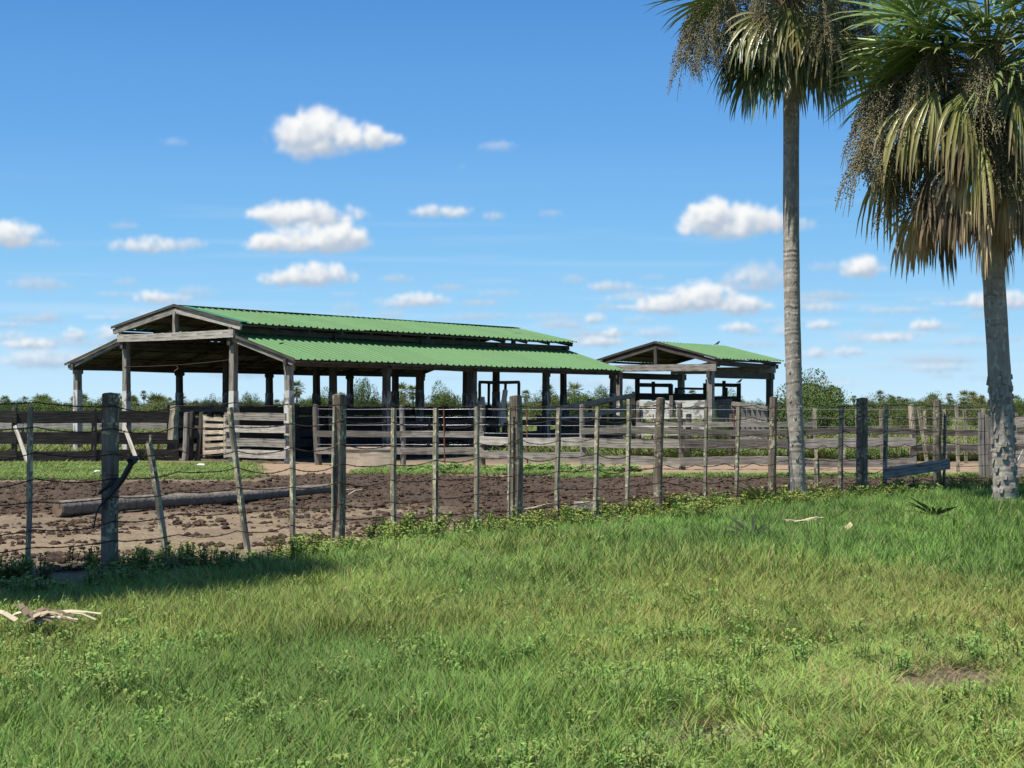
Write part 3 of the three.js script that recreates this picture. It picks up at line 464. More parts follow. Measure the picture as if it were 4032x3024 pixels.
{ // cattle chute under the shed: whitewashed planks below, dark frames above
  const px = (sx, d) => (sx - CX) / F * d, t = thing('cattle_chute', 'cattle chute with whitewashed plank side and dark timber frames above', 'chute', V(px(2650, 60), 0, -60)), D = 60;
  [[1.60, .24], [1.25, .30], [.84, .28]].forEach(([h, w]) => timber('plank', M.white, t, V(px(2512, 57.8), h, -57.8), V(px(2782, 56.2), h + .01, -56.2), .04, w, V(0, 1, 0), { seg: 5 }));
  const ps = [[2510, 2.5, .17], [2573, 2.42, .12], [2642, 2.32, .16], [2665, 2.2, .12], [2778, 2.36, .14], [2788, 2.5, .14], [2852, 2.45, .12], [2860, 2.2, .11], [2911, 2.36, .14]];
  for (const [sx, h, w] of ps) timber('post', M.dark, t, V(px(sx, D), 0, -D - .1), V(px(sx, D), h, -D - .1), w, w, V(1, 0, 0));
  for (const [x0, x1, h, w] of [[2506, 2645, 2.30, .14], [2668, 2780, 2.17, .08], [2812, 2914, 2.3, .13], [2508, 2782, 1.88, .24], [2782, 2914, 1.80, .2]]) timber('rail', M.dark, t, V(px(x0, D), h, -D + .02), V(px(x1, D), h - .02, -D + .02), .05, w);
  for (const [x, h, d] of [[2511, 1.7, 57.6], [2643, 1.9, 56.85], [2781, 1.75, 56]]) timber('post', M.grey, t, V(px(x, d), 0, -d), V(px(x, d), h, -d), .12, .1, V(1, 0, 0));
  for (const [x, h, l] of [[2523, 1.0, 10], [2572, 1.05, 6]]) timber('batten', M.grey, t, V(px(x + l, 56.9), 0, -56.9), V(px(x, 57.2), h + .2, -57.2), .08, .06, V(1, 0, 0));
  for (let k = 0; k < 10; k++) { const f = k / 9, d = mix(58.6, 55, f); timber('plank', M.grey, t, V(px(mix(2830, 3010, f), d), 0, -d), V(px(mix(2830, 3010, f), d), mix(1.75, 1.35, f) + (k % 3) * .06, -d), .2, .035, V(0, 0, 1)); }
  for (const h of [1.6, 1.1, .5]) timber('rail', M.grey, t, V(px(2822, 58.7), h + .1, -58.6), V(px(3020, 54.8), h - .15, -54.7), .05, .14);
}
boardFence('board_fence', 'grey stub-post fence in the weeds beyond the corral fence', [[3.6, 47.5], [5.0, 47.2], [6.2, 47], [7.4, 47], [8.6, 47.4]], [[1.02, .14]], [M.grey, M.brown], 1.35);
{ // gate hung beyond the right palm
  const px = (sx, d) => (sx - CX) / F * d, t = thing('plank_gate', 'grey plank gate at the far right behind the thick palm trunk', 'gate', V(px(4000, 36), 0, -36));
  for (const [sx, h, w] of [[3866, 1.42, .12], [3890, 1.36, .16], [4000, 1.4, .12]]) timber('post', M.grey, t, V(px(sx, 36), -.1, -36), V(px(sx - 4, 36), h, -36), w, w * .8, V(1, 0, 0));
  for (const [h, w] of [[1.26, .24], [.86, .22], [.5, .26], [.16, .2]]) timber('plank', M.grey, t, V(px(3992, 36), h - .06, -35.9), V(px(4290, 35), h + .12, -34.9), .04, w);
  timber('brace', M.pale, t, V(px(3980, 35.6), 0, -35.6), V(px(4035, 35.6), .6, -35.6), .09, .06, V(0, 0, 1));
}
{ // long low trough in the distance on the right, and the pink one before the barn
  const cm = (a, b, s) => std({ map: dataTex(512, 512, (u, v) => { const g = fbm(u * 6 + s, v * 6, 4), f = fbm(u * 40, v * 40, 2), st = smooth(.56, .75, fbm(u * 14 + s, v * 1.3, 3)); return mix3(mix3(a, b, clamp(g + (f - .5) * .4)), a.map((x) => x * .55), st * .6); }), bumpMap: dirtBump.clone(), bumpScale: .01, roughness: .92 });
  const trough = (label, x, d, L, w, h, mat, turn) => {
    const t = thing('water_trough', label, 'trough', V(x, 0, -d)); t.rotation.y = turn; const o = V(x, 0, -d), wl = .1, Q = (a, b, c) => V(x + a, b, -d + c);
    for (const s of [-1, 1]) timber('side_wall', mat, t, Q(-L / 2, h / 2 - .05, s * (w - wl) / 2), Q(L / 2, h / 2 - .05, s * (w - wl) / 2), wl, h + .1, V(0, 1, 0), { jit: .004, bow: 0, seg: 6 });
    for (const s of [-1, 1]) timber('end_wall', mat, t, Q(s * (L - wl) / 2, h / 2 - .052, -w / 2 + wl), Q(s * (L - wl) / 2, h / 2 - .052, w / 2 - wl), wl - .004, h + .094, V(0, 1, 0), { jit: .003, bow: 0 });
    for (const s of [-1, 1]) timber('rim', mat, t, Q(-L / 2 - .02, h + .02, s * (w - wl) / 2), Q(L / 2 + .02, h + .02, s * (w - wl) / 2), wl + .04, .045, V(0, 1, 0), { jit: .004, bow: 0, seg: 6 });
    timber('floor_slab', mat, t, Q(-L / 2 + wl, .06, 0), Q(L / 2 - wl, .06, 0), w - 2 * wl, .1, V(0, 1, 0), { bow: 0 });
  };
  trough('pinkish rendered water trough in front of the barn', (1452 - CX) / F * 42.0, 42.0, 1.2, .9, .46, cm([.52, .40, .29], [.74, .60, .46], 3), .02);
  trough('long low grey trough in the grass far right', (3782 - CX) / F * 48, 48, 2.2, .8, .4, cm([.22, .18, .15], [.36, .31, .27], 8), 0);
  const [bx, bd] = [(2309 - CX) / F * 22.6, 22.6], t = thing('concrete_block', 'small broken concrete block in the weeds at the fence foot', 'block', V(bx, 0, -bd)), bm = cm([.3, .26, .2], [.5, .44, .35], 5);
  timber('body', bm, t, V(bx - .15, .13, -bd), V(bx + .15, .13, -bd - .05), .2, .26, V(0, 1, 0), { jit: .014, seg: 4, bow: 0 });
  timber('broken_corner', bm, t, V(bx - .17, .06, -bd + .12), V(bx - .06, .05, -bd + .13), .1, .12, V(0, 1, 0), { jit: .014, bow: 0 });
}

// ------------------------------------------------------------------ palm log lying in the yard
const trunkTex = dataTex(512, 1024, (u, v) => { const y = v * 3, ring = smooth(.62, .95, n2(3, y * 26 + (n2(u * 8, v * 4, 8) - .5) * 1.2)), g = fbm(u * 10, v * 24, 4), st = smooth(.6, .8, n2(u * 60, v * 12)), l = smooth(.56, .7, fbm(u * 22 + 9, v * 40, 3)); let c = mix3([.17, .15, .125], [.38, .345, .295], clamp(g + .1)); c = mix3(c, [.14, .12, .10], ring * .5 + st * .3); return mix3(c, [.48, .45, .375], l * .6); });
const trunkBump = dataTex(512, 1024, (u, v) => { const y = v * 3, ring = n2(3, y * 26 + (n2(u * 8, v * 4, 8) - .5) * 1.2), x = clamp(.3 + ring * .4 + .3 * fbm(u * 30, v * 60, 3)); return [x, x, x]; }, false);
trunkTex.repeat.set(1, 1 / 3); trunkBump.repeat.set(1, 1 / 3);
M.trunk = std({ map: trunkTex, bumpMap: trunkBump, bumpScale: .02 });
M.log = std({ map: trunkTex, color: new THREE.Color(.5, .48, .46), bumpMap: trunkBump, bumpScale: .02 });
M.logEnd = std({ map: woodTex([.22, .16, .10], [.08, .055, .035], 30) });
{
  const d0 = 23.4, d1 = 28.4, a = at(228, 2010, d0), b = at(1310, 1955, d1).setY(.1); a.y = .11;
  const t = thing('palm_log', 'long pale grey palm trunk lying across the earth yard', 'log', a.clone()), pts = [];
  for (let k = 0; k <= 40; k++) { const f = k / 40; pts.push(V().lerpVectors(a, b, f).add(V(0, .02 * Math.sin(f * 5) + .07 * smooth(.45, 1, f), .06 * Math.sin(f * 4)))); }
  new MB().tube(pts, (f, q) => mix(.118, .078, f) * (1 + .09 * (n2(f * 30, q * 1.5) - .5)), 20, { ru: .159, dome: .004 }).build('trunk', M.log, t);
  const e = new MB(); e.tube([a.clone().addScaledVector(V().subVectors(a, b).normalize(), .012), a.clone()], .108, 18, { dome: .003 }); e.build('cut_end', M.logEnd, t);
  const s = thing('dry_stick', 'thin pale dry sticks on the earth behind the log tip', 'stick', at(1310, 1930, 28.8).setY(.03));
  for (const [x0, y0, x1, y1, dd] of [[1210, 1920, 1305, 1903, 29], [1320, 1936, 1395, 1922, 28.6], [1370, 1938, 1425, 1932, 28.4]]) { const p = at(x0, y0, dd), q = at(x1, y1, dd + .4); p.y = .03; q.y = .1; new MB().tube([p, V().lerpVectors(p, q, .5).add(V(0, .03, 0)), q], .014, 5).build('stick', M.gate, s); }
}

{
  const p = at(2060, 2008, 24.2).setY(.04), q = at(2178, 1986, 24.9).setY(.1), s = thing('dry_stick', 'pale curved dry branch on the earth right of the split middle post', 'stick', p.clone());
  new MB().tube([p, V().lerpVectors(p, q, .4).add(V(0, .0, .05)), V().lerpVectors(p, q, .75).add(V(0, .01, .06)), q], (f) => .022 - .014 * f, 6).build('branch', M.gate, s); new MB().tube([p.clone().add(V(.04, 0, .05)), p.clone().add(V(.2, .05, .02))], .008, 5).build('twig', M.gate, s);
}
// ------------------------------------------------------------------ fan palms
M.leaf = new THREE.MeshPhysicalMaterial({ vertexColors: true, roughness: .38, transmission: .33, thickness: 0, side: THREE.DoubleSide });
M.deadLeaf = new THREE.MeshPhysicalMaterial({ vertexColors: true, roughness: .85, transmission: .15, thickness: 0, side: THREE.DoubleSide });
M.grass = new THREE.MeshPhysicalMaterial({ vertexColors: true, roughness: .75, specularIntensity: .5, transmission: .22, thickness: 0, side: THREE.DoubleSide });
M.fruit = std({ vertexColors: true, roughness: .8 });
M.boot = std({ map: woodTex([.40, .36, .31], [.17, .145, .12], 35), bumpMap: woodBump, bumpScale: .01 });
const G = V(0, -1, 0);
function leafGeo(seed, o, b = new MB(), rot = 0, origin = V(0, 0, 0)) {
  const r = rng(seed), out = V(Math.cos(rot), 0, Math.sin(rot)), T = out.clone().multiplyScalar(Math.cos(o.elev)).add(V(0, Math.sin(o.elev), 0)), pts = [origin.clone()], steps = o.psteps || 8;
  let p = origin.clone();
  for (let k = 0; k < steps; k++) { T.addScaledVector(G, o.pdroop * (k + 1) / steps / steps).normalize(); p = p.clone().addScaledVector(T, o.Lp / steps); pts.push(p); }
  b.col = o.pcol || [.22, .22, .06]; if (o.Lp > .05) b.tube(pts, (f) => mix(.022, .012, f), o.psides || 5, { cap: false });
  const Sd = V().crossVectors(T, V(0, 1, 0)); if (Sd.lengthSq() < .01) Sd.set(-out.z, 0, out.x); Sd.normalize(); if (o.twist) Sd.applyAxisAngle(T, o.twist); const N = V().crossVectors(Sd, T).normalize();
  for (let k = 0; k < o.n; k++) {
    const f = (k + .5) / o.n * 2 - 1, ph = f * o.spread + (r() - .5) * .16, R = o.R * (.78 + .22 * Math.cos(ph)) * (.82 + .26 * r());
    let d = T.clone().multiplyScalar(Math.cos(ph)).addScaledVector(Sd, Math.sin(ph)).addScaledVector(N, o.cup * (1 - Math.cos(ph)) + .04 + (r() - .5) * .22).normalize();
    const side = V().crossVectors(N, d).normalize(), ns = o.ns || 5, tint = .8 + .4 * r(), dry = o.dry * (.5 + r());
    let q = p.clone().addScaledVector(T, .02), prev = null; const dr = o.droop * (.35 + 1.3 * r() * r() + .5 * r()), w0 = o.wid * (.85 + .3 * r());
    const brk = o.broken && r() < o.broken ? .35 + .4 * r() : 2;
    for (let s = 0; s <= ns; s++) {
      const h = s / ns, wmax = 2 * R * Math.sin(o.spread / o.n * .5 + .0001), w = h < .5 ? Math.min(w0, Math.max(.008, 2 * h * R * o.spread / o.n * 1.05)) : w0 * (1 - Math.pow((h - .5) / .5, 1.4) * .93);
      const sd = V().crossVectors(d, V().crossVectors(side, d)).normalize(), nn = V().crossVectors(sd, d).normalize(), fold = w * .32 * (h < .55 ? 1 : .6);
      const col = mix3(o.col.map((x) => x * tint), o.tip, clamp(smooth(.45, 1, h) * dry + dry * .15)); b.col = col;
      const nl = nn.clone().addScaledVector(sd, -.5).normalize(), nr = nn.clone().addScaledVector(sd, .5).normalize();
      const row = [b.v(q.clone().addScaledVector(sd, -w / 2), nl, 0, h), b.v(q.clone().addScaledVector(nn, fold), nn, .5, h), b.v(q.clone().addScaledVector(sd, w / 2), nr, 1, h)];
      if (prev) b.i.push(prev[0], prev[1], row[1], prev[0], row[1], row[0], prev[1], prev[2], row[2], prev[1], row[2], row[1]);
      prev = row; d = d.clone().addScaledVector(G, dr * (.15 + h * h * 1.6 + (o.early || 0) * .3) / ns * 2 * (h > brk ? 3.5 : 1)).addScaledVector(side, (r() - .5) * .05).normalize(); q = q.clone().addScaledVector(d, R / ns);
    }
  }
  return b;
}
const green = { col: [.185, .28, .075], tip: [.30, .25, .12], pcol: [.20, .21, .06] }, olive = { col: [.20, .21, .055], tip: [.42, .32, .17], pcol: [.3, .27, .09] }, dead = { col: [.68, .51, .28], tip: [.30, .21, .12], pcol: [.25, .17, .1] }, brownD = { col: [.15, .105, .06], tip: [.24, .17, .09], pcol: [.16, .11, .07] };
const base = { n: 27, R: 1.1, Lp: 1.05, spread: 2.1, cup: .12, droop: .3, pdroop: .5, wid: .052, dry: .25 };
const leafTypes = {
  up: [0, 1, 2].map((k) => leafGeo(10 + k, { ...base, ...green, elev: 1.25 - k * .12, droop: .16, pdroop: .25 }).geo()),
  high: [0, 1, 2].map((k) => leafGeo(20 + k, { ...base, ...green, elev: .85 - k * .1, droop: .24, pdroop: .4, twist: (k - 1) * .5 }).geo()),
  mid: [0, 1, 2, 3].map((k) => leafGeo(30 + k, { ...base, ...green, elev: .45 - k * .12, droop: .42, pdroop: .55, twist: (k - 1.5) * .4 }).geo()),
  low: [0, 1, 2, 3].map((k) => leafGeo(40 + k, { ...base, ...green, col: [.085, .15, .04], elev: .1 - k * .2, droop: 1.3, early: 1, pdroop: 1.3, dry: .35, Lp: .72, R: .92, twist: (k - 1.5) * .3 }).geo()),
  yellow: [0, 1, 2].map((k) => leafGeo(50 + k, { ...base, ...olive, elev: -.1 - k * .25, droop: 1.1, pdroop: 2.0, early: 1.6, dry: .6, Lp: 1.1, R: 1.1, spread: 1.5, twist: (k - 1) * .5, n: 24, wid: .055 }).geo()),
  skirt: [0, 1, 2, 3, 4].map((k) => leafGeo(60 + k, { ...base, ...(k !== 2 && k !== 0 ? dead : brownD), elev: .12 - k * .2, droop: 1.9, early: 2.2, pdroop: 1.5, dry: .5, Lp: 1.05 + .08 * k, R: .74 + .08 * (k % 3), spread: 1.9, wid: .044, n: 26, broken: .5, twist: (k - 2) * .5 }).geo()),
  limp: [0, 1, 2].map((k) => leafGeo(70 + k, { ...base, ...(k === 1 ? dead : brownD), elev: -.8 - k * .12, droop: 2.6, early: 3, pdroop: 1.2, dry: .6, Lp: 1.5, R: 1.0, spread: 1.2, wid: .036, n: 22, broken: .5, twist: (k - 1) * .5 }).geo()),
};
leafTypes.wilted = [0, 1, 2].map((k) => leafGeo(80 + k, { ...base, ...olive, col: [.26, .27, .07], elev: .15 - k * .2, droop: 1.9, pdroop: 2.1, early: 1.6, dry: .8, Lp: 1.6, R: 1.35, spread: .8, twist: (k - 1) * .8, n: 15, wid: .06, broken: .2 }).geo());
const MATOF = { wilted: M.leaf, up: M.leaf, high: M.leaf, mid: M.leaf, low: M.leaf, yellow: M.leaf, skirt: M.deadLeaf, limp: M.deadLeaf };
const octa = new THREE.OctahedronGeometry(1, 0).attributes.position.array;
function fruitGeo(seed, L, elev, fruits) {                   // hanging panicle: arching stalk, side strings, small round fruits
  const b = new MB(), r = rng(seed); let p = V(0, 0, 0), T = V(Math.cos(elev), Math.sin(elev), 0); const pts = [p], n = 16;
  for (let k = 0; k < n; k++) { T.addScaledVector(G, .12 + .10 * k / n * 2).normalize(); p = p.clone().addScaledVector(T, L / n); pts.push(p); }
  b.col = [.26, .20, .09]; b.tube(pts, (f) => mix(.014, .004, f), 5);
  const strings = 96;
  for (let s = 0; s < strings; s++) {
    const f = .28 + .72 * (s / strings), q0 = pts[Math.min(n, Math.floor(f * n))], len = (.4 + .45 * r()) * (1.15 - .35 * f), a = r() * 6.283, dir = V(Math.cos(a) * .8, -.25 - r() * .4, Math.sin(a) * .8).normalize(), sp = [q0.clone()]; let q = q0.clone();
    for (let k = 0; k < 5; k++) { dir.addScaledVector(G, .38).normalize(); q = q.clone().addScaledVector(dir, len / 5); sp.push(q); }
    b.col = [.2, .16, .08]; b.tube(sp, .0035, 3, { cap: false });
    const m = Math.round(fruits / strings * (.7 + .6 * r()));
    for (let k = 0; k < m; k++) {
      const t = .1 + r() * 3.9 + .99 * 0, i = Math.floor(t), c = V().lerpVectors(sp[i], sp[i + 1], t - i).add(V((r() - .5) * .085, (r() - .5) * .06, (r() - .5) * .085)), R = .0065 + r() * .0045, tone = .55 + r() * .9, cc = r() < .75 ? [.185, .165, .092] : [.15, .15, .066];
      b.col = cc.map((x) => x * tone); const k0 = b.p.length / 3, rx = r() * 3;
      for (let v = 0; v < octa.length; v += 3) { const x = octa[v] * Math.cos(rx) - octa[v + 2] * Math.sin(rx), z = octa[v] * Math.sin(rx) + octa[v + 2] * Math.cos(rx), y = octa[v + 1]; b.v(V(c.x + x * R, c.y + y * R * 1.15, c.z + z * R), V(x, y, z), 0, 0); b.i.push(k0 + v / 3); }
    }
  }
  return b.geo();
}
const fruitTypes = [fruitGeo(1, 1.9, .75, 4000), fruitGeo(2, 2.1, .5, 4300), fruitGeo(3, 1.6, .15, 3300)];
const stubGeo = (() => { const b = new MB(), r = rng(3); const q = (x, y, z) => V(x + (r() - .5) * .008, y + (r() - .5) * .008, z + (r() - .5) * .008);
  const A = [q(-.01, -.05, -.03), q(-.01, -.05, .03), q(-.01, .055, .045), q(-.01, .055, -.045)], B = [q(.032, -.03, -.026), q(.032, -.03, .026), q(.026, .04, .036), q(.026, .04, -.036)];
  b.quad(A[0], A[1], B[1], B[0]); b.quad(A[2], A[3], B[3], B[2]); b.quad(A[3], A[0], B[0], B[3]); b.quad(A[1], A[2], B[2], B[1]); b.quad(B[0], B[1], B[2], B[3], [0, 0, .07, 0, .07, .05, 0, .05]); return b.geo(); })();
function fanPalm(label, foot, heart, r0, r1, seed, plan, fruit, stubs) {
  const t = thing('fan_palm', label, 'palm tree', foot, 'tall fan palms'), r = rng(seed), pts = [];
  for (let k = 0; k <= 60; k++) { const f = k / 60; pts.push(V().lerpVectors(foot.clone().add(V(0, -.3, 0)), heart, f).add(V(.05 * Math.sin(f * 4 + seed), 0, .03 * Math.sin(f * 5)))); }
  const top = heart.clone().sub(foot), trunkR = (f) => mix(r0, r1, Math.min(1, f * 1.1)) + .05 * Math.exp(-f * 30);
  new MB().tube(pts, (f, a) => trunkR(f) * (1 + .03 * (n2(f * 40 + seed, a) - .5) + .012 * Math.sin(f * 420)), 26, { ru: .159 }).build('trunk', M.trunk, t);
  // crown shaft fibre at the heart
  { const b = new MB(), hp = [0, 1, 2, 3].map((k) => heart.clone().add(V(0, -.55 + k * .25, 0))); b.col = [.16, .095, .045]; b.tube(hp, (f, a) => (.16 + .08 * Math.sin(f * 2.6)) * (1 + .25 * (n2(f * 8, a * 3) - .5)), 14, { dome: .1 }); b.build('crown_shaft', M.deadLeaf, t); }
  for (const [type, n, az0, span, dy] of plan) for (let k = 0; k < n; k++) {
    const g = leafTypes[type], m = put(g[Math.floor(r() * g.length)], 'fan_leaf', MATOF[type], t), az = az0 + (n > 1 ? span * (k + (r() - .5) * .7) / n : 0), s = .9 + .22 * r();
    m.rotation.set((r() - .5) * .14, az, (r() - .5) * .14); m.scale.setScalar(s); m.position.copy(top).add(V(Math.cos(az) * .1, dy + (r() - .5) * .22, -Math.sin(az) * .1));
  }
  for (const [az, type, dy, s] of fruit) { const m = put(fruitTypes[type], 'fruit_cluster', M.fruit, t); m.rotation.y = az; m.scale.setScalar(s); m.position.copy(top).add(V(Math.cos(az) * .1, dy, -Math.sin(az) * .1)); }
  for (let k = 0; k < stubs.n; k++) { const f = k / stubs.n, h = stubs.h0 + (stubs.h1 - stubs.h0) * Math.pow(f, stubs.pow), a = k * 2.4 + (r() - .5) * .5, i = clamp((h + .3) / (heart.y - foot.y + .3)), c = V().lerpVectors(foot.clone().add(V(0, -.3, 0)), heart, i).add(V(.05 * Math.sin(i * 4 + seed), 0, .03 * Math.sin(i * 5))).sub(foot), R = trunkR(i) * .96; const m = put(stubGeo, 'leaf_stub', M.boot, t); m.position.copy(c).add(V(Math.cos(a) * R, 0, -Math.sin(a) * R)); m.rotation.set((r() - .5) * .3, a, (r() - .5) * .3, 'YXZ'); m.scale.setScalar((.75 + .5 * r()) * stubs.s); }
  return t;
}
const TAU = Math.PI * 2;
const p1 = at(3143, 1945, 26.3), p2 = at(3948, 1995, 23.6); p1.y = .08; p2.y = .08;
fanPalm('taller fan palm with a slender smooth trunk and dark drooping skirt', p1, at(3112, -10, 26.3), .128, .125, 3,
  [['up', 8, 0, TAU, .25], ['high', 9, .3, TAU, .15], ['mid', 9, .1, TAU, 0], ['low', 12, .2, TAU, -.1], ['low', 13, .1, TAU, -.4], ['low', 10, .4, TAU, -.6], ['yellow', 3, 4.2, 1.6, .1]],
  [[2.75, 0, .3, 1.2], [2.95, 1, .25, 1.15], [3.5, 1, .1, 1.05], [4.2, 0, .1, 1.0], [4.9, 1, .15, 1.05], [5.6, 1, .1, 1], [.3, 1, .1, 1], [1.4, 0, .1, 1]],
  { n: 46, h0: .1, h1: 2.3, pow: 1.25, s: .55 });
fanPalm('shorter fan palm at the right edge with straw-coloured dead skirt and knobbly trunk', p2, at(3900, 262, 23.6), .165, .15, 8,
  [['up', 8, 0, TAU, .3], ['high', 11, .3, TAU, .2], ['mid', 13, .1, TAU, .05], ['mid', 9, 2.6, 2.4, -.1], ['mid', 9, 3.0, 2.8, .3], ['low', 5, .5, TAU, -.1], ['yellow', 8, 3.0, 2.8, -.05], ['wilted', 13, 2.9, 3.2, -.2], ['low', 6, .5, TAU, -.8], ['skirt', 19, 0, TAU, -.85], ['skirt', 18, .2, TAU, -1.1], ['skirt', 6, 3.6, 2.4, -.9], ['limp', 10, .3, TAU, -.5]],
  [[2.5, 0, .1, 1.2], [2.8, 1, .0, 1.3], [3.1, 0, .05, 1.3], [3.35, 1, -.05, 1.35], [3.75, 0, .0, 1.2], [4.35, 0, -.05, 1.25], [5.0, 1, 0, 1.15], [5.5, 1, 0, 1.2], [5.8, 0, 0, 1.2], [0, 1, 0, 1.2], [.7, 1, 0, 1.1], [1.6, 0, 0, 1.1], [3.2, 2, -.35, 1.4], [4.5, 2, -.4, 1.35]],
  { n: 84, h0: .1, h1: 1.95, pow: .95, s: .85 });
fanPalm('fan palm beyond the left end of the wire fence, shading the nearest posts', V(-6.55, 0, -12.6), V(-6.5, 7.3, -12.6), .14, .125, 13,
  [['up', 8, 0, TAU, .25], ['high', 10, .3, TAU, .15], ['mid', 12, .1, TAU, 0], ['mid', 14, .5, TAU, .1], ['low', 20, .2, TAU, -.2], ['low', 18, .1, TAU, -.45], ['skirt', 12, .1, TAU, -.5]], [[2, 0, 0, 1], [4, 1, 0, 1], [5.5, 2, 0, 1]], { n: 30, h0: .1, h1: 2, pow: 1.2, s: .8 });
fanPalm('leaning fan palm in the grass, nearest the camera, shading the turf', V(-6.5, 0, -11.6), V(-6.35, 7.0, -11.8), .14, .125, 17,
  [['up', 8, 0, TAU, .25], ['high', 10, .3, TAU, .15], ['mid', 12, .1, TAU, 0], ['mid', 14, .5, TAU, .1], ['low', 20, .2, TAU, -.2], ['low', 18, .1, TAU, -.45], ['skirt', 12, .1, TAU, -.5]], [[2, 0, 0, 1], [4, 1, 0, 1], [5.5, 2, 0, 1]], { n: 30, h0: .1, h1: 2, pow: 1.2, s: .8 });

// ------------------------------------------------------------------ fallen leaves and litter on the grass
function litter(name, label, category, pos, build) { const t = thing(name, label, category, pos); build(t); return t; }
litter('dead_palm_leaf', 'bleached dead palm leaf lying folded in the grass at lower left', 'leaf', V(-2.88, .1, -10.4), (t) => {
  const r = rng(31), p = V(-2.9, .2, -10.4);
  for (let k = 0; k < 16; k++) { const b = new MB(), a = (r() - .5) * 1.3 + (r() < .2 ? 2.6 : 0), L = .14 + r() * .27, z = (r() - .5) * .16, pts = []; b.col = r() < .25 ? [.16, .11, .07] : mix3([.60, .52, .36], [.36, .29, .18], r()); const y = r() * .07, arch = .05 * (r() + .3), x0 = -.2 + .16 * r(); for (let s = 0; s <= 4; s++) { const f = s / 4; pts.push(p.clone().add(V(x0 + L * f * Math.cos(a), y + arch * Math.sin(f * 3), z - L * f * Math.sin(a) * .6))); } for (let s = 0; s < 4; s++) { const w = .04 * (1 - s / 5); b.timber(pts[s], pts[s + 1], w, .004, V((r() - .5), 1, .5), { seg: 1, jit: .002, bow: 0 }); } b.build('segment', M.deadLeaf, t); }
});
litter('dead_palm_leaf', 'thin straw-coloured dry leaf strips on the grass before the taller palm', 'leaf', at(3180, 2062, 19.2).setY(.14), (t) => {
  const r = rng(32), d = 19.2; for (let k = 0; k < 6; k++) { const b = new MB(); b.col = [.6, .48, .3]; const x = 3080 + r() * 60, p = at(x, 2060, d + r() * .3).setY(.2 + r() * .05), q = at(x + 60 + r() * 60, 2062, d + r() * .5).setY(.19 + r() * .08); b.timber(p, q, .03, .006, V(0, 1, 0), { seg: 3, jit: .004 }); b.build('segment', M.deadLeaf, t); }
});
litter('dead_palm_leaf', 'curled dry brown leaf standing up in the grass between the palms', 'leaf', at(3320, 2092, 18).setY(.12), (t) => {
  const p = at(3310, 2092, 18).setY(.12); const b = new MB(); b.col = [.62, .5, .3]; b.timber(p.clone().add(V(-.06, .06, 0)), p.clone().add(V(.12, .17, 0)), .06, .008, V(0, 1, 1), { seg: 4, bow: .05 }); b.build('blade', M.deadLeaf, t); const c = new MB(); c.col = [.14, .09, .05]; c.timber(p.clone().add(V(-.08, 0, .02)), p.clone().add(V(.05, .12, .02)), .09, .01, V(0, 1, 1), { seg: 4, bow: .05 }); c.build('sheath', M.deadLeaf, t);
});
for (const [lab, sx, sy, d, s, n] of [['dark green fallen fan leaf splayed on the grass in the middle', 2990, 2110, 17.5, .40, 12], ['dark fan leaf lying in the grass near the thick palm', 3700, 2060, 21.0, .45, 11], ['young green fan leaf sprouting at the taller palm foot', 3010, 1985, 24.6, .62, 13]]) {
  const p = at(sx, sy, d).setY(.12), t = thing('fallen_fan_leaf', lab, 'leaf', p); const m = put(leafGeo(sx, { ...base, ...green, n, R: s * 1.1, Lp: .1, elev: .5, droop: .2, pdroop: 0, wid: .045, col: lab.startsWith('young') ? [.12, .19, .06] : [.022, .036, .016], spread: 1.5, dry: lab.startsWith('young') ? .8 : .1 }).geo(), 'blade', M.leaf, t); m.rotation.y = sx % 6; if (!lab.startsWith('young')) m.material = M.grass;
}
for (const [lab, sx, d, ang] of [['pale green weed leaf catching light left of the mound', 2215, 17.3, .9], ['broad pale leaf blade lying on the grass by the block', 2345, 17.2, .25]]) { const p = at(sx, 2120, d).setY(.2), t = thing('pale_leaf', lab, 'leaf', p), b = new MB(); b.col = [.24, .31, .11]; b.timber(p.clone().add(V(-.1 * Math.cos(ang), -.06, 0)), p.clone().add(V(.09 * Math.cos(ang), .09 * Math.sin(ang), 0)), .036, .004, V(0, 1, 1), { seg: 4, taper: -.7, bow: .03 }); b.build('blade', M.grass, t); }
{ const wm = std({ color: new THREE.Color(.78, .78, .76), roughness: .5 });
  for (const [lab, sx, d, tn] of [['small white bottle lying on the path beside the slatted gate', 806, 42.2, .2], ['small white bottle lying on the green patch at left', 392, 38, 1.2]]) { const x = (sx - CX) / F * d, t = thing('plastic_bottle', lab, 'bottle', V(x, .04, -d)); const g = new THREE.LatheGeometry([[0, 0], [.038, 0], [.04, .02], [.04, .13], [.03, .17], [.013, .19], [.013, .21]].map(([a, b]) => new THREE.Vector2(a, b)), 12); const m = put(g, 'body', wm, t); m.rotation.set(0, tn, Math.PI / 2 - .05); const c = put(new THREE.CylinderGeometry(.016, .016, .02, 10), 'cap', std({ color: new THREE.Color(.5, .5, .55) }), t); c.position.set(-.215 * Math.cos(tn), .01, .215 * Math.sin(tn)); c.rotation.copy(m.rotation); } }
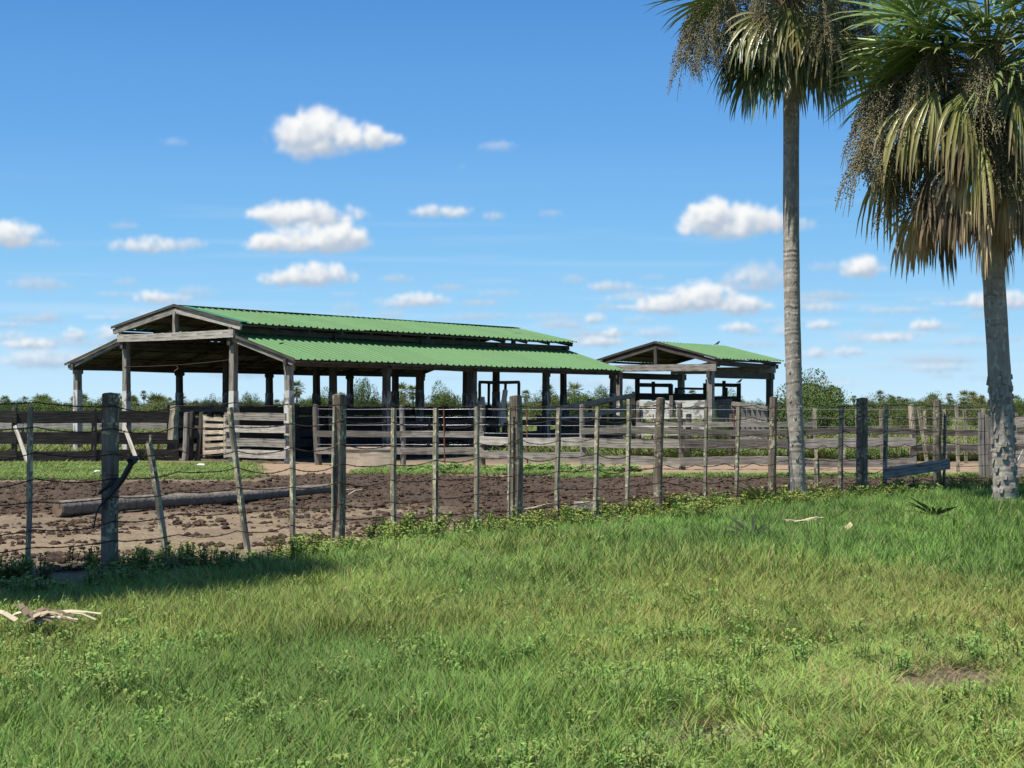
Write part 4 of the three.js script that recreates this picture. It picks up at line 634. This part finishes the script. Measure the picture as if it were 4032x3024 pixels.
// two small birds
for (const [lab, p, s] of [['small dark bird perched on the ridge of the shed roof', S(4.5, 2.45, 3.77), .85], ['small bird perched on the right post of the chute frame', V((2914 - CX) / F * 60, 2.33, -60.1), .8]]) {
  const t = thing('bird', lab, 'bird', p), m = std({ color: new THREE.Color(.045, .045, .05), roughness: .8 }), b = new MB();
  const pts = [[-.16, .07], [-.1, .085], [-.05, .10], [0, .125], [.04, .16], [.065, .195], [.09, .2], [.105, .197], [.13, .19]], rad = [.012, .016, .035, .05, .045, .03, .028, .018, .003];
  b.tube(pts.map(([x, y]) => p.clone().add(V(x * s, y * s, 0))), (f) => s * rad[Math.round(f * 8)], 10); b.build('body', m, t);
  for (const k of [-1, 1]) new MB().tube([p.clone().add(V(0, .09 * s, k * .015)), p.clone().add(V(.005, -.02, k * .015))], .005, 4).build('leg', m, t);
}

// ------------------------------------------------------------------ distant trees, bushes and palms
M.foliage = new THREE.MeshPhysicalMaterial({ vertexColors: true, roughness: .85, specularIntensity: .5, side: THREE.DoubleSide });
M.bark = std({ map: woodTex([.2, .16, .12], [.07, .055, .04], 44) });
function crownGeo(seed, blobs, leaves, size, cols) {          // unit bush: about 2 wide, 1 high
  const b = new MB(), r = rng(seed), bl = [];
  for (let k = 0; k < blobs; k++) { const a = r() * 6.283, q = Math.sqrt(r()) * .78, y = .2 + .55 * r() * (1 - q * .6); bl.push([Math.cos(a) * q, y, Math.sin(a) * q, .16 + .17 * r(), .8 + .4 * r()]); }
  for (let k = 0; k < leaves; k++) {
    const c = bl[Math.floor(r() * blobs)], th = r() * 6.283, cz = r() * 2 - 1, sz = Math.sqrt(1 - cz * cz), q = c[3] * (.55 + .55 * Math.pow(r(), .6)) * (r() < .07 ? 1.12 : 1), p = V(c[0] + Math.cos(th) * sz * q * 1.15, c[1] + cz * q, c[2] + Math.sin(th) * sz * q * 1.15);
    if (p.y < .02) p.y = .02 + r() * .1;
    const u = V(r() - .5, r() - .5, r() - .5).normalize(), w = V().crossVectors(u, V(r() - .5, r() - .5, r() - .5)).normalize(), s = size * (.5 + r());
    b.col = mix3(cols[0], cols[1], r()).map((x) => x * c[4] * (.7 + .6 * r()));
    const a = p.clone().addScaledVector(u, -s), d = p.clone().addScaledVector(u, s), e = p.clone().addScaledVector(w, s * .45), f = p.clone().addScaledVector(w, -s * .45); b.quad(a, e, d, f);
  }
  return b.geo();
}
const cols = [[[.05, .085, .02], [.115, .16, .042]], [[.075, .10, .03], [.15, .175, .06]], [[.03, .055, .018], [.07, .10, .032]]];
const crowns = [crownGeo(1, 30, 30000, .020, cols[0]), crownGeo(2, 18, 15000, .020, cols[0]), crownGeo(3, 24, 17000, .019, cols[1]), crownGeo(4, 14, 6000, .024, cols[2])];
const stemGeo = (() => { const b = new MB(), r = rng(5); for (let k = 0; k < 6; k++) { const a = k * 1.05 + r(), q = .2 + .35 * r(); b.tube([V(Math.cos(a) * .04, -.05, Math.sin(a) * .04), V(Math.cos(a) * q * .5, .22, Math.sin(a) * q * .5), V(Math.cos(a) * q, .5 + .2 * r(), Math.sin(a) * q)], (f) => mix(.022, .006, f), 5); } return b.geo(); })();
function bush(label, sx, top, w, d, type, k, group) {          // px: centre column, top row, width
  const x = (sx - CX) / F * d, h = EYE - (top - HY) / F * d, W = w / F * d / 2, t = thing('bush', label, 'bush', V(x, -.1, -d), group);
  for (const [g, n, m] of [[stemGeo, 'trunk', M.bark], [crowns[type], 'crown', M.foliage]]) { const q = put(g, n, m, t); q.scale.set(W * 1.05, (h + .1) / .82, W * 1.05); q.rotation.y = k * 1.3; }
}
[['big feathery green thorn bush right of the shed roof', 3195, 1488, 370, 88, 0], ['round green bush under the barn roof beside the middle posts', 1435, 1508, 140, 95, 1], ['rounded green bush between the barn posts, right of middle', 1755, 1528, 170, 98, 0], ['dense green bush left of the shed post', 2370, 1535, 170, 105, 1], ['light green bush just beyond the trough at right', 3665, 1555, 170, 82, 2], ['olive bush behind the leaning pale post', 3460, 1560, 150, 96, 2], ['wide low bush behind the slim palm and wire fence', 3280, 1575, 260, 78, 0], ['tall thin bush left of the shed frames', 2490, 1545, 120, 110, 0], ['small bush seen through the barn at left', 975, 1560, 130, 100, 1], ['bush filling the gap behind the gable right post', 1250, 1548, 170, 105, 0], ['green bush right of the frame among the pens', 2150, 1550, 150, 120, 2], ['hedge-like bush behind the far barn posts', 2290, 1548, 190, 125, 0], ['bush under the shed roof between the chute frames', 2660, 1548, 120, 130, 1], ['bush under the right end of the shed roof', 2850, 1550, 140, 130, 0], ['low bush at the right frame edge beyond the gate', 3980, 1575, 170, 85, 1], ['bush between the two right-hand palms far off', 3880, 1572, 160, 100, 2], ['dark round tree on the skyline at far left', 835, 1560, 90, 240, 3], ['low bush left of the barn outer post', 180, 1575, 240, 170, 0], ['bush among the distant palms at left', 420, 1570, 220, 160, 1], ['low bush behind the left board fence', 620, 1580, 200, 140, 2], ['leafy bush seen below the barn eave at centre', 1560, 1560, 160, 115, 2], ['bush beside the left distant palm cluster', 60, 1588, 160, 190, 3], ['sunny bush far beyond the corral wires', 3560, 1585, 130, 75, 2]].forEach((a, k) => bush(...a, k, 'bushes on the pasture'));
// leafy weeds at the chute foot
[['leafy vine-like weed climbing the chute side below the shed', 2835, 1650, 110, 51, 0], ['tall pale weed at the white chute planks', 2660, 1625, 70, 50, 2], ['low weeds along the corral below the shed', 2740, 1735, 260, 49, 0], ['low weeds along the corral right of the slim palm', 3420, 1765, 330, 47, 0], ['dry-tipped weed bush round the last fence post', 3790, 1880, 200, 29.5, 2], ['dark weed bush under the leaning grey board', 3560, 1905, 190, 28.2, 3]].forEach((a, k) => bush(...a, k + 40, 'weed bushes'));
function farPalmGeo(seed, n, skirtN) {
  const r = rng(seed), b = new MB(), o = { ...base, ...green, psteps: 3, psides: 3, n: 15, ns: 3, wid: .10, R: .85, Lp: .7 };
  for (let k = 0; k < n; k++) leafGeo(seed + k, { ...o, col: mix3([.07, .11, .035], [.16, .19, .07], r()), elev: 1.3 - 1.9 * (k / n), droop: .25 + .5 * k / n, pdroop: .5 }, b, k * 2.4 + r());
  for (let k = 0; k < skirtN; k++) leafGeo(seed + 90 + k, { ...o, col: mix3([.22, .18, .1], [.3, .26, .15], r()), tip: [.3, .25, .14], elev: -.6 - .5 * r(), droop: 1.8, pdroop: .8, Lp: .5 }, b, k * 2.4 + r(), V(0, -.3, 0));
  return b.geo();
}
const farPalms = [farPalmGeo(1, 24, 8), farPalmGeo(200, 20, 12), farPalmGeo(400, 26, 5)];
function farPalm(label, sx, top, width, k) {
  const d = clamp(2.6 * F / width, 110, 330), crown = width / F * d / 2.7;
  const x = (sx - CX) / F * d, h = EYE - (top - HY) / F * d, s = crown, t = thing('fan_palm', label, 'palm tree', V(x, -.1, -d), 'distant fan palms'), hh = Math.max(.4, h - 1.25 * s);
  new MB().tube([V(x, -.2, -d), V(x + .05, hh * .5, -d), V(x, hh, -d)], .13 * s, 7).build('trunk', M.bark, t);
  const c = put(farPalms[k % 3], 'crown', M.foliage, t); c.position.set(0, hh + .1, 0); c.rotation.y = k * 1.7; c.scale.setScalar(s * 1.05);
}
const fp = [['bushy distant palm under the barn roof beside the gable post', 1168, 1497, 71], ['leafy distant palm seen through the barn at centre left', 1580, 1508, 80], ['distant palm just right of another at barn centre', 1625, 1515, 60], ['pale distant palm behind the pens, left of two', 2155, 1512, 63], ['pale distant palm behind the pens, right of two', 2260, 1505, 82], ['small distant palm right of the open frame', 2070, 1535, 44], ['wide bushy distant palm at left between barn posts', 612, 1548, 98], ['slender distant palm between the left barn posts', 566, 1538, 34], ['distant palm left of the outer barn post', 185, 1563, 60], ['small palm close to the second barn post', 466, 1547, 32], ['distant palm at the far left edge', 30, 1585, 50], ['distant palm under the left aisle roof', 530, 1563, 50], ['bright distant palm over the pale leaning post', 3466, 1537, 44], ['short distant palm right of the bright one', 3508, 1553, 31], ['distant palm above the middle of the right fence', 3540, 1560, 30], ['distant palm behind the light green bush', 3738, 1547, 34], ['large distant palm left of the thick trunk, first of a pair', 3795, 1537, 60], ['large distant palm left of the thick trunk, second of a pair', 3828, 1540, 58], ['round distant palm next to the thick trunk', 3867, 1555, 32], ['distant palm at the right frame edge', 4003, 1556, 46], ['small far palm near the slim trunk', 3362, 1556, 30], ['far palm behind the shed frames', 2725, 1535, 40], ['distant palm beside the second outer barn post', 770, 1577, 40], ['distant palm showing between barn posts at left of middle', 1090, 1572, 40], ['far palm on the skyline left of the gate posts', 690, 1575, 40], ['distant palm left of centre beyond the pens', 1345, 1545, 50], ['distant palm right of the rounded bush', 1715, 1552, 44]];
fp.forEach(([l, sx, top, w], k) => farPalm(l, sx, top, w, k));
// the far woods, one mass
{
  const r = rng(61), n = 900, im = new THREE.InstancedMesh(crowns[3], M.foliage, n), q = new THREE.Matrix4(), e = new THREE.Euler();
  for (let k = 0; k < n; k++) { const d = 230 + r() * 230, x = (r() - .5) * d * 1.0, h = (EYE + (2 + 30 * r() * r()) / F * d) / .85, w = 1.6 + r() * 3; im.setMatrixAt(k, q.compose(V(x, -.3, -d), new THREE.Quaternion().setFromEuler(e.set(0, r() * 6.28, 0)), V(w, h, w))); im.setColorAt(k, new THREE.Color().setRGB(.8 + r() * .5, .85 + r() * .4, .8 + r() * .4)); }
  im.name = 'distant_woods'; scene.add(im); tag(im, 'low dark line of woods along the horizon', 'woods', null, 'stuff');
  const r2 = rng(62), m = 90, ip = new THREE.InstancedMesh(farPalms[1], M.foliage, m);
  for (let k = 0; k < m; k++) { const d = 200 + r2() * 220, x = (r2() - .5) * d * 1.0, s = .8 + r2() * .5, h = EYE + (8 + 36 * r2()) / F * d - 1.1 * s; ip.setMatrixAt(k, q.compose(V(x, h, -d), new THREE.Quaternion().setFromEuler(e.set(0, r2() * 6.28, 0)), V(s, s, s))); ip.setColorAt(k, new THREE.Color().setRGB(.8 + r2() * .4, .9 + r2() * .3, .9)); }
  ip.name = 'palm_grove'; scene.add(ip); tag(ip, 'scattered far palms rising from the skyline woods', 'palm grove', null, 'stuff');
}

// ------------------------------------------------------------------ grass, weeds, clods
function tuftGeo(seed, blades, h0, h1, wid, spread, lean, colA, colB) {
  const b = new MB(), r = rng(seed);
  for (let k = 0; k < blades; k++) {
    const a = r() * 6.283, q = Math.sqrt(r()) * spread, p0 = V(Math.cos(a) * q, -.02, Math.sin(a) * q), az = r() * 6.283, L = mix(h0, h1, r()), le = lean * (.3 + r()), dir = V(Math.cos(az), 0, Math.sin(az)), sd = V(-dir.z, 0, dir.x), c = mix3(colA, colB, r());
    let p = p0, T = V(dir.x * le * .35, 1, dir.z * le * .35).normalize(), prev = null; const ns = 3, tw = (r() - .5) * 1.2;
    for (let s = 0; s <= ns; s++) {
      const h = s / ns, w = wid * (1 - Math.pow(h, 1.6) * .95) * (.8 + .4 * VAL[(k * 7 + seed) & 255]), ss = sd.clone().applyAxisAngle(V(0, 1, 0), tw * h), n = V().crossVectors(ss, T).normalize(); b.col = c;
      if (s < ns) { const row = [b.v(p.clone().addScaledVector(ss, -w / 2), n, 0, h), b.v(p.clone().addScaledVector(ss, w / 2), n, 1, h)]; if (prev) b.i.push(prev[0], prev[1], row[1], prev[0], row[1], row[0]); prev = row; }
      else { const tip = b.v(p.clone(), n, .5, 1); b.i.push(prev[0], prev[1], tip); }
      T = T.clone().addScaledVector(dir, le * .55).addScaledVector(G, le * .18 * s).normalize(); p = p.clone().addScaledVector(T, L / ns);
    }
  }
  return b.geo();
}
function patchGeo(seed, R, clumps, per, h0, h1, wid, lean, straw = .03) {   // a hand-sized to half-metre sod: blades in loose clumps
  const b = new MB(), r = rng(seed);
  for (let k = 0; k < clumps; k++) {
    const ca = r() * 6.283, cq = Math.pow(r(), .6) * R, cx = Math.cos(ca) * cq, cz = Math.sin(ca) * cq, ch = .7 + .6 * r(), ct = .75 + .5 * r(), cAz = r() * 6.283, cb = r();
    for (let q = 0; q < per; q++) {
      const a = r() * 6.283, rad = Math.sqrt(r()) * .055, az = r() < .45 ? a + (r() - .5) : cAz + (r() - .5) * 2.4, L = mix(h0, h1, Math.pow(r(), .8)) * ch, le = lean * (.25 + 1.1 * r() * r() + .25 * r()), dir = V(Math.cos(az), 0, Math.sin(az)), sd = V(-dir.z, 0, dir.x).applyAxisAngle(V(0, 1, 0), (r() - .5) * 1.6);
      const u = r(), c = u < straw ? mix3([.25, .22, .10], [.40, .36, .19], r()) : mix3(gA, gB, clamp(cb * .5 + r() * .6)).map((x) => x * ct * (.8 + .4 * r())), w0 = wid * (.6 + .8 * r());
      let p = V(cx + Math.cos(a) * rad, -.04, cz + Math.sin(a) * rad), T = V(dir.x * le * .4, 1, dir.z * le * .4).normalize(), prev = null; const ns = 3;
      for (let s = 0; s <= ns; s++) {
        const h = s / ns, w = w0 * (1 - Math.pow(h, 1.7) * .95), n = V().crossVectors(sd, T).normalize(); b.col = c;
        if (s < ns) { const row = [b.v(p.clone().addScaledVector(sd, -w / 2), n, 0, h), b.v(p.clone().addScaledVector(sd, w / 2), n, 1, h)]; if (prev) b.i.push(prev[0], prev[1], row[1], prev[0], row[1], row[0]); prev = row; }
        else { const tip = b.v(p.clone(), n, .5, 1); b.i.push(prev[0], prev[1], tip); }
        T = T.clone().addScaledVector(dir, le * .6).addScaledVector(G, le * .22 * s).normalize(); p = p.clone().addScaledVector(T, L / ns);
      }
    }
  }
  return b.geo();
}
function weedGeo(seed, stems, h, leafL, leafW, colA, colB) {    // upright stems with paired oval leaves
  const b = new MB(), r = rng(seed);
  for (let s = 0; s < stems; s++) {
    const a = r() * 6.283, q = r() * h * .35, hh = h * (.55 + .5 * r()), p0 = V(Math.cos(a) * q * .4, -.02, Math.sin(a) * q * .4), p1 = V(Math.cos(a) * q, hh, Math.sin(a) * q); b.col = colA.map((x) => x * .8);
    b.tube([p0, V().lerpVectors(p0, p1, .5).add(V(0, .02, 0)), p1], .0028, 3, { cap: false });
    const n = Math.round(hh / (leafL * .42)) + 2;
    for (let k = 0; k < n; k++) {
      const f = .2 + .8 * k / (n - 1), p = V().lerpVectors(p0, p1, f), az = k * 2.4 + r(), L = leafL * (.6 + .6 * r()) * (f > .9 ? .8 : 1), up = .25 + .5 * r() + (f > .9 ? .5 : 0), d = V(Math.cos(az), up, Math.sin(az)).normalize(), sd = V(-Math.sin(az), 0, Math.cos(az)), n0 = V().crossVectors(sd, d).normalize(), w = leafW * (.7 + .6 * r());
      b.col = mix3(colA, colB, r()); const m = p.clone().addScaledVector(d, L * .5).addScaledVector(n0, L * .08), t = p.clone().addScaledVector(d, L).addScaledVector(G, L * .18), l = m.clone().addScaledVector(sd, -w).addScaledVector(n0, w * .25), rr = m.clone().addScaledVector(sd, w).addScaledVector(n0, w * .25);
      b.tri(p, m, l); b.tri(l, m, t); b.tri(p, rr, m); b.tri(m, rr, t);
    }
  }
  return b.geo();
}
function scatter(name, label, category, geo, mat, list) {       // list of [x, y, d, scale, scaleY, r, g, b]
  const im = new THREE.InstancedMesh(geo, mat, list.length), q = new THREE.Matrix4(), e = new THREE.Euler(), qt = new THREE.Quaternion(), c = new THREE.Color(), r = rng(list.length + 5);
  list.forEach(([x, y, d, s, sy, cr, cg, cb], k) => { im.setMatrixAt(k, q.compose(V(x, y, -d), qt.setFromEuler(e.set((r() - .5) * .25, r() * 6.283, (r() - .5) * .25)), V(s, sy, s))); im.setColorAt(k, c.setRGB(cr, cg, cb)); });
  im.name = numbered(name); im.castShadow = im.receiveShadow = true; scene.add(im); return tag(im, label, category, null, 'stuff');
}
const gA = [.062, .148, .026], gB = [.205, .325, .066], wA = [.12, .22, .04], wB = [.25, .36, .10];
{
  const r = rng(17), leafy = [[], []], dry = [], straw = [];
  const blot = (x, d, cx, cd, rx, rd) => smooth(1.15, .35, Math.hypot((x - cx) / rx, (d - cd) / rd) + (fbm(x * 3, d * 3, 2) - .5) * .9), bare = (x, d) => Math.max(blot(x, d, 2.05, 8.6, .75, .45) * .97, blot(x, d, .72, 7.35, .6, .4) * .9, blot(x, d, 1.25, 8.35, .3, .25) * .8, blot(x, d, 3.2, 10.8, .6, 1.0) * .5, blot(x, d, 2.7, 13.4, .3, .3) * .8);
  const lay = (d0, d1, step, R, out, nv, wide) => {
    for (let d = d0; d < d1; d += step) for (let x = -(d * .38 + .8); x < d * .38 + 1.2; x += step) {
      const px = x + (r() - .5) * step * .9, pd = d + (r() - .5) * step * .9, s = fenceSide(px, pd) - .75 * smooth(-.5, -3, px), bq = bare(px, pd); if (s < R * .25 || r() < bq) { if (bq > .3) for (let q = 0; q < 2; q++) { const lx = px + (r() - .5) * step * 2, ld = pd + (r() - .5) * step * 2; straw.push([lx, lawnH(lx, ld), ld, 1, .35 + .6 * r(), 1, .95, .9]); } continue; }
      const n = fbm(px * .55 + 20, pd * .45, 3), near = 1 - smooth(9, 15, pd), yel = smooth(.48, .72, fbm(px * .4 + 5, pd * .35 + 2, 3)) * .8 + near * (.15 + .6 * smooth(-.5, 2.2, px)), tone = .82 + .4 * n2(px * .9, pd * .6);
      const hgt = (.5 + .75 * n) * (1 - .18 * near) * mix(.7, 1, smooth(.2, 1.8, s)) * (1 - .25 * near * smooth(.4, 1.6, px)) * (.9 + .25 * r()), sc = 1;
      out[Math.floor(r() * nv)].push([px, lawnH(px, pd), pd, sc, hgt, tone * (1 + yel * .55), tone * (1 + yel * .1), tone * (1 + yel * .3)]);
      if (r() < .75 * near * (1.5 - smooth(-2, 2, px)) * smooth(.15, .6, n2(px * 1.4 + 9, pd * 1.2))) for (let q = 0; q < 2; q++) { const lx = px + (r() - .5) * step, ld = pd + (r() - .5) * step; leafy[q].push([lx, lawnH(lx, ld), ld, .7 + .6 * r(), .65 + .5 * r(), .8 + .5 * r(), .85 + .3 * r(), .9]); }
      if (r() < .08 + .7 * near * smooth(0, 2.2, px)) dry.push([px, lawnH(px, pd), pd, 1, .6 + .6 * r(), .8 + .5 * r(), .85 + .3 * r(), .8]);
    }
  };
  const nearSods = [[], [], [], []], farSods = [[], [], [], []];
  lay(5.4, 13.5, .17, .22, nearSods, 4); lay(13.5, 32.5, .34, .42, farSods, 4);
  nearSods.forEach((l, k) => scatter('grass', 'lush green grass in front of the wire fence', 'grass', patchGeo(100 + k, .2, 13, 22, .09, .27, .0062, .8), M.grass, l));
  farSods.forEach((l, k) => scatter('grass', 'lush green grass in front of the wire fence', 'grass', patchGeo(110 + k, .38, 26, 24, .09, .28, .009, .75, .03), M.grass, l));
  leafy.forEach((l, k) => scatter('ground_weeds', 'small broad-leaved weeds among the near grass', 'weeds', weedGeo(130 + k, 5, .13, .05, .0085, wA, wB), M.grass, l));
  scatter('dry_grass', 'straw-coloured dry blades among the grass', 'dry grass', tuftGeo(150, 9, .1, .28, .004, .09, .9, [.24, .215, .10], [.37, .33, .17]), M.grass, dry);
  scatter('dead_stems', 'dead stems over the bare patches', 'dead stems', tuftGeo(151, 14, .1, .3, .005, .12, 1.3, [.13, .10, .06], [.34, .26, .15]), M.grass, straw);
  // leafy weeds crowding along the fence
  const fw = [[], [], []];
  for (let k = 0; k < 4600; k++) {
    const i = 1 + Math.floor(r() * 8), f = r(), [x0, y0] = fenceLine[i], [x1, y1] = fenceLine[i + 1], off = (Math.pow(r(), 1.3) - .12) * 1.9, x = mix(x0, x1, f) + off * .78, d = mix(y0, y1, f) - off * .62, den = smooth(.34, .58, fbm(x * 1.5 + 2, d * 1.5, 3)) * (i > 5 ? .5 : i < 3 ? .55 : .7); if (r() > den) continue;
    fw[k % 3].push([x, Math.max(lawnH(x, d), -.02), d, 1.0 + .5 * r(), (.5 + .8 * r() * r()) * (i < 3 ? .85 : 1), .95 + .5 * r(), .85 + .35 * r(), .9]);
  }
  fw.forEach((l, k) => scatter('fence_weeds', 'bright leafy weeds crowding the foot of the wire fence', 'weeds', weedGeo(170 + k, 7, .27, .06, .0125, [.10, .18, .03], [.24, .33, .08]), M.grass, l));
  // short turf on the far strips and patch
  const st = [], lw = [];
  for (let k = 0; k < 60000; k++) { const d = 33.5 + r() * 12.5, x = (r() - .5) * d * .72, z = zoneGreen(x, d); if (r() > z * 1.1 - .05) continue; st.push([x, yardH(x, d), d, 1.6, .22 + .2 * r(), .8 + .4 * r(), .72 + .25 * r(), .8]); if (r() < .006 && x > -4) lw.push([x, yardH(x, d), d, 1.1, .3 + .3 * r(), 1.1, 1.1, 1]); }
  for (let k = 0; k < 420; k++) { const x = -2.2 + r() * 5.2, d = 39.0 + r() * 2.6; if (n2(x * 1.2, d) > .45) lw.push([x, .0, d, 1.1, .3 + .35 * r(), 1, 1, 1]); }
  scatter('yard_turf', 'thin green turf strip across the yard before the corral', 'grass', tuftGeo(190, 9, .1, .24, .012, .09, .7, gA, gB), M.grass, st);
  scatter('yard_weeds', 'low leafy weeds on the yard strip before the barn', 'weeds', weedGeo(195, 5, .24, .10, .03, wA, wB), M.grass, lw);
  // pasture beyond
  const pa = [];
  for (let k = 0; k < 30000; k++) { const d = 47 + 95 * Math.pow(r(), 1.6), x = (r() - .5) * (d * .8), a = (x - BX) * UX + (d - BZ) * UZ, b = -(x - BX) * UZ + (d - BZ) * UX; if (a > -.5 && a < 17 && b > -.6 && b < 9.2) continue; if (x < 3 && d < 50 && b < 0) continue; const t = fbm(x * .08, d * .06, 3); pa.push([x, -.12, d, 2.2 + d * .012, .8 + 1.3 * t * r(), .75 + .5 * t, .7 + .3 * t, .75]); }
  scatter('pasture_grass', 'tall yellow-green pasture grass beyond the pens', 'grass', tuftGeo(200, 11, .2, .55, .022, .16, .6, gA, [.16, .21, .06]), M.grass, pa);
}
{ // trodden dung and earth clods
  const r = rng(23), clodGeo = (seed) => { const g = new THREE.IcosahedronGeometry(1, 1), p = g.attributes.position, q = rng(seed), m = new Map(); for (let k = 0; k < p.count; k++) { const key = [p.getX(k), p.getY(k), p.getZ(k)].map((v) => v.toFixed(3)).join(); if (!m.has(key)) m.set(key, .65 + .6 * q()); const s = m.get(key); p.setXYZ(k, p.getX(k) * s, p.getY(k) * s * .62, p.getZ(k) * s); } g.computeVertexNormals(); return g; };
  const lists = [[], [], []];
  for (let k = 0; k < 70000; k++) {
    const d = 13.5 + 25 * Math.pow(r(), 1.1), x = (r() - .5) * (d * .78 + 1), s = fenceSide(x, d); if (s > -.05) continue;
    const sp = smooth(.52, .66, fbm(x * 1.5 + 11, d * 2.3, 4)), z = Math.max(zoneDark(x, d) * (.2 + .75 * smooth(.38, .6, fbm(x * 1.9 + 3, d * 2.6, 3))), sp, .03) * (1 - zoneGreen(x, d)) * (1 - zonePath(x, d) * .95); if (r() > z) continue;
    const R = .011 + .035 * Math.pow(r(), 2.6) + (r() < .03 ? .03 : 0), t = .5 + .9 * r(), dryc = r() < .08 ? 1.7 : 1; lists[k % 3].push([x, yardH(x, d) + R * .2, d, R, R * (.8 + .5 * r()), .05 * t * dryc, .029 * t * dryc, .0155 * t * dryc]);
  }
  lists.forEach((l, k) => scatter('dung_clods', 'dark clods of trodden dung and earth over the yard', 'clods', clodGeo(40 + k), std({ roughness: .95 }), l));
}

// ------------------------------------------------------------------ render
const renderer = new THREE.WebGLRenderer({ antialias: true });
renderer.setSize(1024, 768);
renderer.toneMapping = THREE.LinearToneMapping; renderer.toneMappingExposure = EXPOSURE;
renderer.shadowMap.enabled = true;
renderer.render(scene, camera);
